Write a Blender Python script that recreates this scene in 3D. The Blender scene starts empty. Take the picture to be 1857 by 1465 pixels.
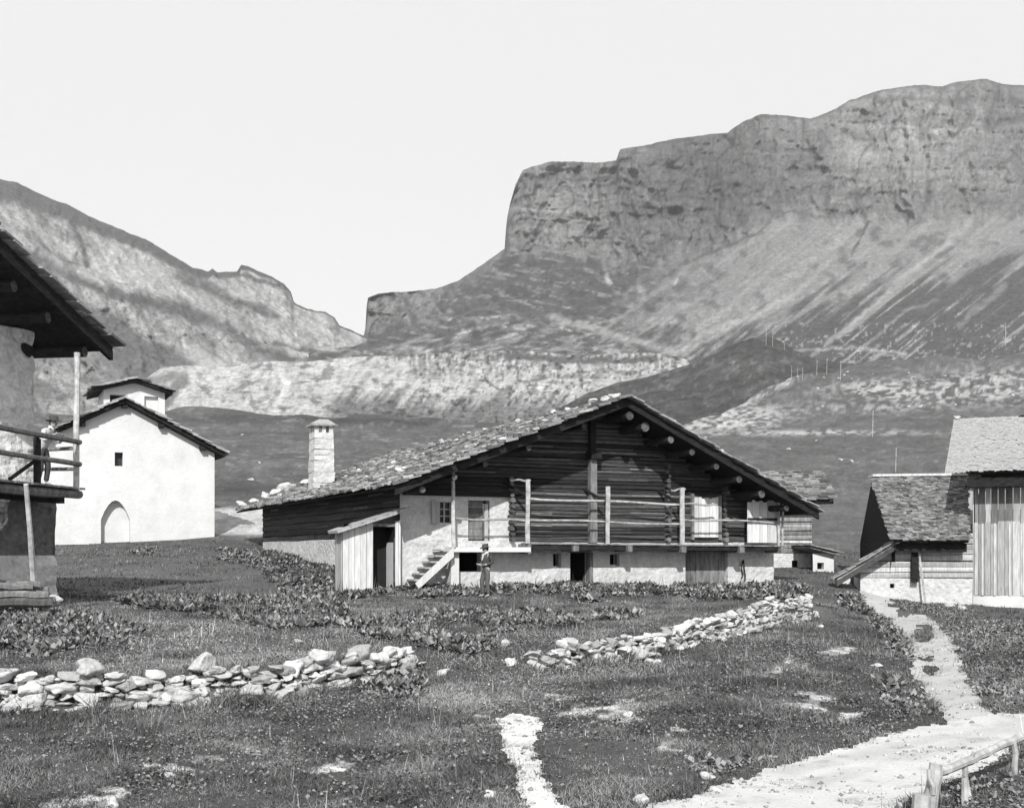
import bpy, bmesh, math, random
import numpy as np
from mathutils import Vector
rnd = random.Random(7); rng = np.random.default_rng(7)
S = bpy.context.scene; COL = S.collection
F = 2063.0; CX = 928.5; HY = 1000.0; EYE = 2.2        # photo focal length and horizon in photo pixels, eye height

# ------------------------------------------------------------------ camera, sky, sun
cd = bpy.data.cameras.new('camera'); cam = bpy.data.objects.new('camera', cd); COL.objects.link(cam)
cam.location = (0, 0, EYE); cam.rotation_euler = (math.radians(90), 0, 0)
cd.sensor_width = 36; cd.lens = 36*F/1857; cd.shift_y = (HY-732.5)/1857
cd.clip_start = 0.1; cd.clip_end = 12000
S.camera = cam
SUN_EL = math.radians(35); SX, SY = -0.035, -1.0
w = bpy.data.worlds.new('World'); S.world = w; w.use_nodes = True
nt = w.node_tree; bgn = nt.nodes['Background']
sky = nt.nodes.new('ShaderNodeTexSky'); sky.sky_type = 'NISHITA'; sky.sun_disc = False
sky.sun_elevation = SUN_EL; sky.sun_rotation = math.atan2(SX, SY); sky.altitude = 1400
sky.air_density = 1.0; sky.dust_density = 1.5; sky.ozone_density = 1.0
sp = nt.nodes.new('ShaderNodeSeparateColor'); nt.links.new(sky.outputs[0], sp.inputs[0])
mx = nt.nodes.new('ShaderNodeMath'); mx.operation = 'MULTIPLY_ADD'; mx.inputs[1].default_value = 0.35; mx.inputs[2].default_value = 7.7
nt.links.new(sp.outputs[2], mx.inputs[0]); nt.links.new(mx.outputs[0], bgn.inputs[0])
bgn.inputs[1].default_value = 0.10
sd = bpy.data.lights.new('sun', 'SUN'); sd.energy = 5.0; sd.angle = math.radians(0.5); sd.color = (1, 0.995, 0.985)
so = bpy.data.objects.new('sun', sd); COL.objects.link(so)
sv = Vector((SX, SY, 0)).normalized()*math.cos(SUN_EL)+Vector((0, 0, math.sin(SUN_EL)))
so.rotation_euler = (-sv).to_track_quat('-Z', 'Y').to_euler(); so.location = (0, -5, 40)
S.view_settings.view_transform = 'Standard'; S.view_settings.look = 'None'
S.view_settings.exposure = 0.0; S.view_settings.gamma = 1.0

# ------------------------------------------------------------------ helpers
def P(px, py, d): return Vector(((px-CX)*d/F, d, EYE+(HY-py)*d/F))
def mat(name, lo, hi, scale=8, rough=0.9, bump=0.3, bscale=None, stretch=(1, 1, 1), detail=6, dist=0.02, fine=0.0, fscale=60, contrast=0.5, coord='Object'):
    m = bpy.data.materials.new(name); m.use_nodes = True; n = m.node_tree; b = n.nodes['Principled BSDF']
    tc = n.nodes.new('ShaderNodeTexCoord'); mp = n.nodes.new('ShaderNodeMapping'); mp.inputs['Scale'].default_value = stretch
    n.links.new(tc.outputs[coord], mp.inputs[0])
    no = n.nodes.new('ShaderNodeTexNoise'); no.inputs['Scale'].default_value = scale; no.inputs['Detail'].default_value = detail; no.inputs['Roughness'].default_value = 0.62
    n.links.new(mp.outputs[0], no.inputs['Vector'])
    src = no.outputs['Fac']
    if fine > 0:
        n2 = n.nodes.new('ShaderNodeTexNoise'); n2.inputs['Scale'].default_value = fscale; n2.inputs['Detail'].default_value = 4
        n.links.new(mp.outputs[0], n2.inputs['Vector'])
        mm = n.nodes.new('ShaderNodeMix'); mm.inputs[0].default_value = fine
        n.links.new(src, mm.inputs[2]); n.links.new(n2.outputs['Fac'], mm.inputs[3]); src = mm.outputs[0]
    mr = n.nodes.new('ShaderNodeMapRange'); mr.inputs[1].default_value = 0.5-0.5*contrast*0.62; mr.inputs[2].default_value = 0.5+0.5*contrast*0.62
    mr.inputs[3].default_value = lo; mr.inputs[4].default_value = hi
    n.links.new(src, mr.inputs[0])
    at = n.nodes.new('ShaderNodeAttribute'); at.attribute_name = 'tone'
    mu = n.nodes.new('ShaderNodeMath'); mu.operation = 'MULTIPLY'; n.links.new(mr.outputs[0], mu.inputs[0]); n.links.new(at.outputs['Fac'], mu.inputs[1])
    cb = n.nodes.new('ShaderNodeCombineColor')
    for i in range(3): n.links.new(mu.outputs[0], cb.inputs[i])
    n.links.new(cb.outputs[0], b.inputs['Base Color']); b.inputs['Roughness'].default_value = rough
    b.inputs['Specular IOR Level'].default_value = 0.15
    if bump > 0:
        bn = n.nodes.new('ShaderNodeTexNoise'); bn.inputs['Scale'].default_value = bscale or scale*3; bn.inputs['Detail'].default_value = 6
        n.links.new(mp.outputs[0], bn.inputs['Vector'])
        bp = n.nodes.new('ShaderNodeBump'); bp.inputs['Strength'].default_value = bump; bp.inputs['Distance'].default_value = dist
        n.links.new(bn.outputs['Fac'], bp.inputs['Height']); n.links.new(bp.outputs[0], b.inputs['Normal'])
    return m
def stonework(name, lo, hi, sc):
    m = mat(name, lo, hi, 3, bump=0, fine=.5, fscale=16, contrast=.8); n = m.node_tree; b = n.nodes['Principled BSDF']
    tc = n.nodes.new('ShaderNodeTexCoord'); nz = n.nodes.new('ShaderNodeTexNoise'); nz.inputs['Scale'].default_value = 3; mp = n.nodes.new('ShaderNodeMapping'); mp.inputs['Scale'].default_value = (1, 1, 1.7)
    ad = n.nodes.new('ShaderNodeMix'); ad.data_type = 'VECTOR'; ad.inputs[0].default_value = .35
    n.links.new(tc.outputs['Object'], mp.inputs[0]); n.links.new(mp.outputs[0], nz.inputs['Vector']); n.links.new(mp.outputs[0], ad.inputs[4]); n.links.new(nz.outputs['Color'], ad.inputs[5])
    vo = n.nodes.new('ShaderNodeTexVoronoi'); vo.feature = 'DISTANCE_TO_EDGE'; vo.inputs['Scale'].default_value = sc; vo.inputs['Randomness'].default_value = 1; n.links.new(ad.outputs[1], vo.inputs['Vector'])
    mr = n.nodes.new('ShaderNodeMapRange'); mr.inputs[1].default_value = 0; mr.inputs[2].default_value = .08; n.links.new(vo.outputs['Distance'], mr.inputs[0])
    n2 = n.nodes.new('ShaderNodeTexNoise'); n2.inputs['Scale'].default_value = 14; n2.inputs['Detail'].default_value = 5; n.links.new(tc.outputs['Object'], n2.inputs['Vector'])
    sm = n.nodes.new('ShaderNodeMath'); sm.operation = 'MULTIPLY_ADD'; sm.inputs[1].default_value = 1.4; n.links.new(n2.outputs['Fac'], sm.inputs[0]); n.links.new(mr.outputs[0], sm.inputs[2])
    bp = n.nodes.new('ShaderNodeBump'); bp.inputs['Strength'].default_value = 1; bp.inputs['Distance'].default_value = .07; n.links.new(sm.outputs[0], bp.inputs['Height']); n.links.new(bp.outputs[0], b.inputs['Normal'])
    return m
M = dict(
 stonew=None,
 grassland=mat('grassland', 0.55, 1.45, 0.9, bump=0.5, bscale=9, dist=0.08, fine=0.45, fscale=7, contrast=0.9, coord='Object'),
 soil=mat('trodden_soil', 0.42, 0.60, 1.6, bump=0.5, bscale=25, dist=0.03, fine=0.4, fscale=30, contrast=0.8),
 blade=mat('grass_blade', 0.8, 1.2, 3, bump=0, rough=0.6),
 leaf=mat('dock_leaf', 0.8, 1.2, 3, bump=0, rough=0.45),
 rockm=mat('limestone', 0.26, 0.64, 4.5, bump=1.0, bscale=11, dist=0.06, fine=0.3, fscale=25, contrast=0.9),
 mount=mat('mountain_rock', 0.46, 0.96, 0.02, bump=0.9, bscale=0.09, dist=7.0, fine=0.65, fscale=0.16, contrast=0.75, detail=9),
 plaster=mat('lime_plaster', 0.50, 0.65, 1.0, bump=0.6, bscale=7, dist=0.03, fine=0.3, fscale=12, contrast=0.6),
 rubble=mat('whitewashed_rubble', 0.34, 0.66, 3.4, bump=1.0, bscale=6, dist=0.08, fine=0.4, fscale=9, contrast=0.8),
 rubble2=mat('rough_masonry', 0.30, 0.74, 2.6, bump=1.0, bscale=5, dist=0.12, fine=.45, fscale=9, contrast=.75),
 shadewall=mat('shaded_masonry', 0.05, 0.20, 2.0, bump=1.0, bscale=5, dist=0.1, fine=.4, fscale=8, contrast=.75),
 sidelog=mat('dark_side_log', 0.02, 0.075, 4, bump=0.6, bscale=10, dist=0.02, contrast=0.8, fine=.4, fscale=14),
 log=mat('weathered_log', 0.010, 0.115, 5, bump=0.8, bscale=14, dist=0.02, stretch=(0.5, 0.5, 6), contrast=0.75, fine=0.4, fscale=12),
 darkwood=mat('dark_wood', 0.010, 0.028, 5, bump=0.5, bscale=12, dist=0.02, stretch=(1, 1, 3)),
 wood=mat('grey_wood', 0.07, 0.26, 6, bump=0.5, bscale=16, dist=0.01, stretch=(1.5, 1.5, 0.4), contrast=0.8),
 pale=mat('pale_board', 0.42, 0.66, 7, bump=0.4, bscale=18, dist=0.01, stretch=(2.5, 2.5, 0.25), contrast=0.7),
 board=mat('bleached_board', 0.20, 0.50, 7, bump=0.4, bscale=18, dist=0.01, stretch=(2.5, 2.5, 0.25), contrast=0.85),
 rail=mat('bleached_rail', 0.24, 0.5, 5, bump=0.4, bscale=18, dist=0.01),
 slate=mat('roof_slate', 0.10, 0.36, 3, bump=0.6, bscale=20, dist=0.02, fine=0.5, fscale=9, contrast=0.9),
 shingle=mat('pale_shingle', 0.27, 0.36, 4, bump=0.4, bscale=9, dist=0.03, fine=0.6, fscale=14, contrast=0.7),
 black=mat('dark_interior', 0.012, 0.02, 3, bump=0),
 glass=mat('window_glass', 0.03, 0.05, 3, bump=0, rough=0.15),
 skin=mat('skin', 0.32, 0.38, 12, bump=0.0, rough=0.6),
 darkcloth=mat('dark_cloth', 0.045, 0.075, 14, bump=0.4, bscale=22, dist=0.02),
 midcloth=mat('grey_cloth', 0.07, 0.12, 14, bump=0.4, bscale=22, dist=0.02),
 whitecloth=mat('white_shirt', 0.52, 0.62, 14, bump=0.4, bscale=20, dist=0.02),
 hair=mat('dark_hair', 0.02, 0.04, 30, bump=0.4, bscale=60, dist=0.01),
)
M['stonew'] = stonework('rough_stonework', .46, .74, 4.5)
def settone(me, t):
    a = me.attributes.new('tone', 'FLOAT', 'FACE'); a.data.foreach_set('value', np.asarray(t, np.float32))
OFF = {}
def tag(o, label=None, cat=None, group=None, kind=None):
    if label: o['label'] = label
    if cat: o['category'] = cat
    if group: o['group'] = group
    if kind: o['kind'] = kind
    return o
def thing(name, loc, label, cat, group=None):
    o = bpy.data.objects.new(name, None); COL.objects.link(o); o.location = loc; OFF[o.name] = Vector(loc)
    return tag(o, label, cat, group)
def mesh_obj(name, verts, faces, m, parent=None, origin=None, tone=None, smooth=False, vtone=None):
    """verts in world space; children share their thing's origin"""
    off = OFF[parent.name] if parent else Vector(origin or (0, 0, 0))
    v = np.asarray(verts, np.float32).reshape(-1, 3)-np.array(off, np.float32)
    me = bpy.data.meshes.new(name)
    if isinstance(faces, np.ndarray):
        k = faces.shape[1]; n = len(faces)
        me.vertices.add(len(v)); me.vertices.foreach_set('co', v.ravel())
        me.loops.add(n*k); me.loops.foreach_set('vertex_index', faces.astype(np.int32).ravel())
        me.polygons.add(n); me.polygons.foreach_set('loop_start', np.arange(0, n*k, k, dtype=np.int32))
        me.update(calc_edges=True); me.validate()
    else:
        me.from_pydata([tuple(map(float, q)) for q in v], [], faces); me.update()
    if vtone is not None:
        a = me.attributes.new('tone', 'FLOAT', 'POINT'); a.data.foreach_set('value', np.asarray(vtone, np.float32))
    else:
        settone(me, tone if tone is not None else np.ones(len(me.polygons)))
    if smooth: me.polygons.foreach_set('use_smooth', [True]*len(me.polygons))
    me.materials.append(m)
    o = bpy.data.objects.new(name, me); COL.objects.link(o)
    if parent: o.parent = parent
    else: o.location = off
    OFF[o.name] = off
    return o
class MB:
    def __init__(s): s.v = []; s.f = []; s.t = []
    def face(s, pts, tone=1.0):
        i = len(s.v); s.v += [tuple(p) for p in pts]; s.f.append(tuple(range(i, i+len(pts)))); s.t.append(tone)
    def hexa(s, c, tone=1.0, jit=0.0):            # 8 corners: bottom loop 4, top loop 4
        i = len(s.v)
        s.v += [tuple(Vector(p)+Vector((rnd.uniform(-jit, jit), rnd.uniform(-jit, jit), rnd.uniform(-jit, jit)))) if jit else tuple(p) for p in c]
        for q in ((0, 3, 2, 1), (4, 5, 6, 7), (0, 1, 5, 4), (1, 2, 6, 5), (2, 3, 7, 6), (3, 0, 4, 7)):
            s.f.append(tuple(i+k for k in q)); s.t.append(tone)
    def box(s, W, u0, u1, v0, v1, z0, z1, tone=1.0, jit=0.0):
        s.hexa([W(u0, v0, z0), W(u1, v0, z0), W(u1, v1, z0), W(u0, v1, z0), W(u0, v0, z1), W(u1, v0, z1), W(u1, v1, z1), W(u0, v1, z1)], tone, jit)
    def bar(s, a, b, r, n=6, r2=None, tone=1.0, wob=0.0, segs=1):
        a = Vector(a); b = Vector(b); d = (b-a).normalized(); up = Vector((0, 0, 1)) if abs(d.z) < 0.9 else Vector((1, 0, 0))
        x = d.cross(up).normalized(); y = d.cross(x); r2 = r if r2 is None else r2; i = len(s.v)
        ph = rnd.uniform(0, 6)
        for k in range(segs+1):
            t = k/segs; c = a.lerp(b, t); rr = r+(r2-r)*t
            if wob and 0 < k < segs: c = c+x*math.sin(ph+t*9)*wob+y*math.cos(ph*2+t*7)*wob
            rr *= rnd.uniform(0.9, 1.1) if wob else 1
            for j in range(n):
                an = math.tau*(j+.5)/n; s.v.append(tuple(c+x*math.cos(an)*rr+y*math.sin(an)*rr))
        for k in range(segs):
            for j in range(n):
                o = i+k*n; s.f.append((o+j, o+(j+1) % n, o+n+(j+1) % n, o+n+j)); s.t.append(tone)
        s.f.append(tuple(i+j for j in range(n))[::-1]); s.t.append(tone)
        s.f.append(tuple(i+segs*n+j for j in range(n))); s.t.append(tone)
    def build(s, name, m, parent=None, origin=None, smooth=False):
        return mesh_obj(name, s.v, s.f, m, parent, origin, s.t, smooth)
# numpy noise
def _h(ix, iy, seed):
    n = (ix.astype(np.int64)*374761393+iy.astype(np.int64)*668265263+seed*144269) & 0x7fffffff
    n = ((n ^ (n >> 13))*1274126177) & 0x7fffffff
    return ((n ^ (n >> 16)) & 0xffff)/65535.0
def vn(x, y, seed=0):
    ix = np.floor(x); iy = np.floor(y); fx = x-ix; fy = y-iy; fx = fx*fx*(3-2*fx); fy = fy*fy*(3-2*fy)
    a = _h(ix, iy, seed); b = _h(ix+1, iy, seed); c = _h(ix, iy+1, seed); d = _h(ix+1, iy+1, seed)
    return (a*(1-fx)+b*fx)*(1-fy)+(c*(1-fx)+d*fx)*fy
def fbm(x, y, seed=0, o=5, g=0.5):
    x = np.asarray(x, float); y = np.asarray(y, float); r = 0; a = 1; t = 0
    for k in range(o): r = r+a*vn(x*2**k+k*17.3, y*2**k-k*9.1, seed+k*31); t += a; a *= g
    return r/t
def ridg(x, y, seed=0, o=4, g=.5):
    r = 0; a = 1; t = 0
    for k in range(o): r = r+a*(1-np.abs(2*vn(x*2.1**k+k*7.7, y*2.1**k+k*3.3, seed+k*13)-1))**2; t += a; a *= g
    return r/t
def sst(a, b, x): t = np.clip((x-a)/(b-a), 0, 1); return t*t*(3-2*t)
def dry(px, py):          # paler, drier turf in places; fresher, darker turf on the bank
    m = 1+.55*np.exp(-(((px-400)/330)**2+((py-1165)/42)**2))+.45*np.exp(-(((px-930)/190)**2+((py-1262)/34)**2))+.4*np.exp(-(((px-760)/260)**2+((py-1100)/9)**2))+.25*np.exp(-(((px-1250)/180)**2+((py-1130)/30)**2))
    return m*(1-.22*np.exp(-(((px-1480)/260)**2+((py-1260)/90)**2)))
def inpoly(x, y, poly):
    r = np.zeros(np.shape(x), bool); n = len(poly)
    for i in range(n):
        x1, y1 = poly[i]; x2, y2 = poly[(i+1) % n]
        c = ((y1 > y) != (y2 > y)) & (x < (x2-x1)*(y-y1)/((y2-y1) or 1e-9)+x1); r ^= c
    return r
def pdist(x, y, line):
    r = np.full(np.shape(x), 1e9)
    for (x1, y1), (x2, y2) in zip(line[:-1], line[1:]):
        dx, dy = x2-x1, y2-y1; t = np.clip(((x-x1)*dx+(y-y1)*dy)/(dx*dx+dy*dy), 0, 1)
        r = np.minimum(r, np.hypot(x-x1-t*dx, y-y1-t*dy))
    return r
# icosphere for stones
_bm = bmesh.new(); bmesh.ops.create_icosphere(_bm, subdivisions=3, radius=1)
ICO = np.array([v.co for v in _bm.verts]); ICOF = np.array([[v.index for v in f.verts] for f in _bm.faces]); _bm.free()
def rock_pts(c, size, rot=0.0, blocky=3.2, rough=0.22, tilt=0.0):
    p = ICO.copy(); n = (np.abs(p)**blocky).sum(1)**(1/blocky); p = p/n[:, None]
    s = rnd.randrange(9999); rg = np.random.default_rng(s)
    for k in range(13):
        d = rg.normal(size=3); d /= np.linalg.norm(d); cc = rg.uniform(.42, .8); p = p-np.maximum(p@d-cc, 0)[:, None]*d
    p *= (1+rough*(vn(p[:, 0]*2+s, p[:, 1]*2+p[:, 2]*1.7, s)-0.5)*2)[:, None]
    p = p*np.array(size)
    ct, st = math.cos(tilt), math.sin(tilt); p = np.stack([p[:, 0]*ct-p[:, 2]*st, p[:, 1], p[:, 0]*st+p[:, 2]*ct], 1)
    cr, sr = math.cos(rot), math.sin(rot); p = np.stack([p[:, 0]*cr-p[:, 1]*sr, p[:, 0]*sr+p[:, 1]*cr, p[:, 2]], 1)
    return p+np.array(c)
class Rocks:
    def __init__(s): s.v = []; s.f = []; s.t = []; s.n = 0
    def add(s, *a, tone=1.0, **k):
        p = rock_pts(*a, **k); s.v.append(p); s.f.append(ICOF+s.n); s.n += len(p); s.t += [tone]*len(ICOF)
    def build(s, name, parent=None, origin=None, m=None):
        return mesh_obj(name, np.concatenate(s.v), np.concatenate(s.f), m or M['rockm'], parent, origin, s.t)

# ------------------------------------------------------------------ ground height
DD = [3, 8, 12, 16, 20, 26, 31, 36, 41, 47, 54, 62, 75, 100, 150, 220, 320, 450]
TB = {
-700: [-2.3, -2.3, -2.25, -2.2, -2.1, -1.7, -1.3, -1.0, -.7, -.3, .1, .8, 2.5, 6, 14, 25, 42, 50],
0:    [-2.4, -2.4, -2.35, -2.3, -2.2, -1.75, -1.4, -1.3, -1.1, -.6, -.1, .5, 2.5, 6, 13.5, 23.5, 38, 30],
250:  [-2.4, -2.4, -2.35, -2.27, -2.15, -1.85, -1.6, -1.42, -1.05, -.5, 0, .6, 2.4, 6, 13.5, 23.5, 38, 30],
478:  [-2.4, -2.4, -2.32, -2.22, -2.1, -1.9, -1.72, -1.5, -1.15, -.6, -.1, .8, 2.9, 6.2, 13.5, 23.5, 38, 30],
725:  [-2.4, -2.4, -2.3, -2.2, -2.1, -1.95, -1.75, -1.4, -.95, -.6, -.1, .8, 2.9, 6.2, 13.5, 23.5, 37, 30],
928:  [-2.3, -2.3, -2.28, -2.2, -2.1, -1.98, -1.85, -1.62, -1.15, -1.1, -.5, .5, 2.5, 6, 13.5, 23, 34, 28],
1150: [-2.25, -2.25, -2.22, -2.2, -2.15, -2.08, -1.95, -1.65, -1.3, -1.2, -.6, .3, 2.2, 5.6, 13.5, 22, 30, 24],
1300: [-2.2, -2.2, -2.2, -2.0, -1.98, -2.02, -1.95, -1.7, -1.42, -1.25, -.7, .2, 2, 5.3, 14, 27, 34, 26],
1430: [-2.2, -2.2, -2.2, -1.95, -1.88, -1.9, -1.93, -1.75, -1.5, -1.15, -.6, .2, 1.9, 5, 13, 26, 49, 46],
1530: [-2.2, -2.2, -2.2, -2.1, -1.88, -1.86, -1.9, -1.92, -1.62, -1.2, -.6, .2, 1.8, 4.9, 13, 25.6, 47, 72],
1650: [-2.2, -2.2, -2.2, -2.2, -2.2, -2.2, -2.2, -2.1, -1.95, -1.8, -1.0, 0, 1.7, 4.8, 13, 25.6, 46, 76],
1857: [-2.25, -2.25, -2.2, -2.0, -1.9, -1.9, -2.0, -2.2, -2.2, -1.9, -1.2, 0, 1.7, 4.8, 13, 25.6, 46, 78],
2600: [-2.3, -2.3, -2.25, -2.2, -2.1, -2.0, -2.0, -2.0, -1.9, -1.7, -1.0, .2, 2, 5, 14, 27, 50, 85]}
_px = np.array(sorted(TB)); _tb = np.array([TB[k] for k in _px])
_gx = np.linspace(-700, 2600, 331); _gl = np.linspace(math.log(3), math.log(450), 260); _ld = np.log(DD)
_a = np.array([np.interp(_gl, _ld, r) for r in _tb]); _G = np.array([np.interp(_gx, _px, _a[:, j]) for j in range(len(_gl))]).T
def _blur(a, n, ax):
    k = np.hanning(n+2)[1:-1]; k /= k.sum(); pad = [(0, 0), (0, 0)]; pad[ax] = (n//2, n//2)
    b = np.pad(a, pad, mode='edge'); return np.apply_along_axis(lambda r: np.convolve(r, k, 'valid'), ax, b)
_G = _blur(_blur(_G, 15, 0), 7, 1)
WX = [-700, 0, 120, 300, 500, 640, 760, 860, 960, 1080, 1200, 1330, 1470, 1600, 2600]
WD = [16.4, 16.4, 16.5, 16.8, 17.3, 18.6, 20, 20.3, 20, 21.5, 23.4, 27, 31.5, 36, 40]
WT = [.5, .5, .5, .5, .5, .48, .4, .22, .38, .45, .45, .45, .35, .0, 0]
def Hr(px, d):
    px = np.asarray(px, float); d = np.asarray(d, float)
    i = np.clip((px+700)/10, 0, 329.999); j = np.clip((np.log(d)-_gl[0])/(_gl[1]-_gl[0]), 0, 258.999)
    i0 = i.astype(int); j0 = j.astype(int); fi = i-i0; fj = j-j0
    z = (_G[i0, j0]*(1-fi)+_G[i0+1, j0]*fi)*(1-fj)+(_G[i0, j0+1]*(1-fi)+_G[i0+1, j0+1]*fi)*fj
    s = d-np.interp(px, WX, WD); T = np.interp(px, WX, WT)
    wd = np.interp(px, [700, 800, 940, 1000], [.25, 2.5, 2.5, .3])
    z = z+T*sst(-wd, wd, s)*np.exp(-np.maximum(s, 0)/11)
    x = (px-CX)*d/F
    amp = np.clip(d/60, 0.05, 3)
    z = z+(fbm(x/3.1, d/3.1, 3, 3)-.5)*np.clip(.09+0*d, 0, .3)*2*np.clip(d/12, .3, 1)
    z = z+(fbm(x/28, d/28, 9, 3)-.5)*np.clip((d-60)/30, 0, 8)
    return z
def Hw(x, y): return EYE+float(Hr(CX+x*F/y, y))
def G(px, d, dz=0.0):
    """a point of the ground at photo column px and distance d"""
    return Vector(((px-CX)*d/F, d, EYE+float(Hr(px, d))+dz))
def Gp(px, py, lo=6, hi=430):
    """the ground point seen at pixel (px, py)"""
    ds = np.exp(np.linspace(math.log(lo), math.log(hi), 900)); yy = HY-Hr(np.full(900, float(px)), ds)*F/ds
    k = np.where(yy <= py)[0]; d = ds[k[0]] if len(k) else hi
    return G(px, d)

ROAD = [(700, 2300), (1140, 1480), (1300, 1424), (1480, 1370), (1620, 1332), (1715, 1309), (1857, 1290), (2300, 1240), (2300, 1290), (1900, 1322), (1857, 1344), (1800, 1388), (1730, 1420), (1660, 1450), (1600, 1500), (1500, 2300)]
PATH1 = [(893, 1303), (930, 1290), (990, 1306), (972, 1350), (982, 1400), (1008, 1440), (1040, 1490), (955, 1490), (940, 1430), (918, 1370), (903, 1330)]
PATH2 = [(1556, 1072), (1618, 1070), (1622, 1096), (1658, 1112), (1694, 1118), (1724, 1155), (1748, 1202), (1765, 1250), (1804, 1300), (1718, 1312), (1688, 1270), (1650, 1220), (1644, 1170), (1610, 1132), (1574, 1106), (1552, 1092)]
TUFT = [(1676, 1150, 14, 14), (1684, 1196, 11, 5), (1688, 1217, 12, 6), (1640, 1110, 12, 5)]
PATCH = [(1135, 1285, 26, 18), (1072, 1282, 42, 6), (1050, 1290, 30, 4), (1110, 1300, 22, 8), (1160, 1275, 25, 6), (1208, 1334, 16, 8), (1216, 1352, 12, 7), (598, 1392, 26, 9), (612, 1376, 12, 7), (300, 1395, 40, 7), (380, 1372, 50, 6), (460, 1360, 40, 5), (520, 1348, 26, 6), (196, 1436, 14, 12), (180, 1456, 26, 9), (120, 1455, 40, 8), (1405, 1215, 28, 10), (1440, 1200, 16, 6), (1535, 1300, 16, 8), (1510, 1180, 22, 6), (1330, 1268, 26, 4), (1010, 1260, 30, 4), (60, 1095, 50, 5), (1460, 1280, 30, 6), (1480, 1265, 22, 8), (675, 1370, 14, 5), (880, 1310, 20, 6), (780, 1400, 22, 5)]
def pathmask(px, py, n):
    px = px+(fbm(px/14, py/6, 403, 4)-.5)*34; py = py+(fbm(px/14, py/6, 404, 4)-.5)*12; j = (n-.5)*26
    m = inpoly(px+j, py+j*.3, ROAD) | inpoly(px+j*.5, py, PATH1) | inpoly(px+j*.7, py, PATH2)
    for (a, b, c, d) in TUFT: m &= ~((((px-a)/c)**2+((py-b)/d)**2) < 0.6+n)
    return m
def patchmask(px, py, n):
    r = np.zeros(np.shape(px)); px = px+(fbm(px/26, py/11, 401, 4)-.5)*95; py = py+(fbm(px/26, py/11, 402, 4)-.5)*36
    for (a, b, c, d) in PATCH: r = np.maximum(r, sst(1.9, .6, ((px-a)/c)**2+((py-b)/d)**2+(n-.5)*3.4))
    return r
# ground sheet
cx = np.concatenate([np.arange(-700, -250, 22), np.arange(-250, 2250, 3.0), np.arange(2250, 2601, 22)])
rd = np.concatenate([1/np.linspace(1/3.0, 1/9.0, 90)[:-1], 1/np.linspace(1/9.0, 1/62.0, 260)[:-1], np.exp(np.linspace(math.log(62), math.log(450), 200))])
PX, D = np.meshgrid(cx, rd); Z = Hr(PX, D); PY = HY-Z*F/D; X = (PX-CX)*D/F
NZ = fbm(X*1.6, D*1.6, 5, 4); NZ2 = fbm(X/6, D/6, 21, 4)
tone = 0.105*np.ones_like(PX)
tone *= 0.8+0.5*NZ2
far = D > 50
tone = np.where(D < 30, tone*0.6, tone*.82)*np.where(D < 40, dry(PX, PY), 1)
tone += patchmask(PX, PY, NZ)*0.46*(.4+.6*sst(.4, .6, fbm(X*5, D*5, 910, 3)))*(D < 45)
# pale worn slopes and stony ground on the far meadows
n1 = fbm(PX/9, PY/3.2, 33, 4); n2 = fbm(PX/40, PY/12, 41, 3)
def blob(a, b, c, d): return np.exp(-(((PX-a)/c)**2+((PY-b)/d)**2))
pale = blob(1340, 752, 90, 24)+blob(1300, 762, 60, 15)+0.9*blob(1480, 785, 190, 5)
pale += 0.75*sst(20, 6, pdist(PX, PY, [(1250, 768), (1300, 745), (1360, 715), (1425, 688)]))
stony = blob(1720, 715, 150, 22)+blob(1820, 690, 130, 24)+.7*blob(1560, 740, 90, 9)+blob(1600, 705, 90, 14)
tone += far*(0.28*np.clip(pale, 0, 1)*sst(.34, .62, n1)+0.22*np.clip(stony, 0, 1)*sst(.42, .62, n1)+0.05*sst(.66, .75, n1)*sst(.5, .6, n2))
tone += far*0.30*sst(1, .4, np.abs((PX-440)/75)**4+np.abs((PY-945)/27)**4)
tone += far*(PX < 900)*0.07*sst(.64, .76, fbm(PX/26, PY/4, 77, 4))*sst(880, 850, PY)
tone -= far*0.035*np.clip(blob(430, 885, 90, 18)+blob(620, 762, 260, 10), 0, 1)
tone *= np.where(far, (.66+.68*fbm(PX/4, PY/2.2, 606, 4))*(.66+.68*fbm(PX/26, PY/6, 607, 5)), 1)
for (a, b, c, d_) in [][:0] and [(1280, 750, 10, 3), (1480, 800, 30, 3), (1530, 830, 30, 3), (540, 790, 30, 4), (730, 785, 26, 5), (1600, 860, 60, 4)]: tone += far*.18*blob(a, b, c, d_)
def gridfaces(nr, nc):
    i = np.arange(nr*nc).reshape(nr, nc); return np.stack([i[:-1, :-1], i[:-1, 1:], i[1:, 1:], i[1:, :-1]], -1).reshape(-1, 4)
V = np.stack([X, D, Z+EYE], -1).reshape(-1, 3); FA = gridfaces(len(rd), len(cx))
g = mesh_obj('ground', V, FA, M['grassland'], vtone=tone.ravel(), smooth=True); tag(g, kind='structure')
pm = pathmask(PX, PY, NZ) & (D < 60)
fm = (pm[:-1, :-1] & pm[1:, 1:] & pm[:-1, 1:] & pm[1:, :-1]).ravel()
isroad = inpoly(PX[:-1, :-1]+(NZ[:-1, :-1]-.5)*26, PY[:-1, :-1]+(NZ[:-1, :-1]-.5)*8, ROAD).ravel()
ispath1 = (PX[:-1, :-1] < 1100).ravel()
rut = np.zeros_like(PX)
for off_ in (-16, 34): rut = np.maximum(rut, sst(16, 4, pdist(PX+(NZ-.5)*30, (PY+(NZ-.5)*12)*1.0, [(900, 1530+off_), (1300, 1448+off_*.8), (1600, 1372+off_*.5), (1857, 1312+off_*.35), (2300, 1262+off_*.2)])))
gritt = 1.02-.16*rut*sst(.4, .6, NZ)-.2*sst(.60, .74, fbm(X*4, D*4, 909, 4))-.12*sst(.55, .7, NZ2)
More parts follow.
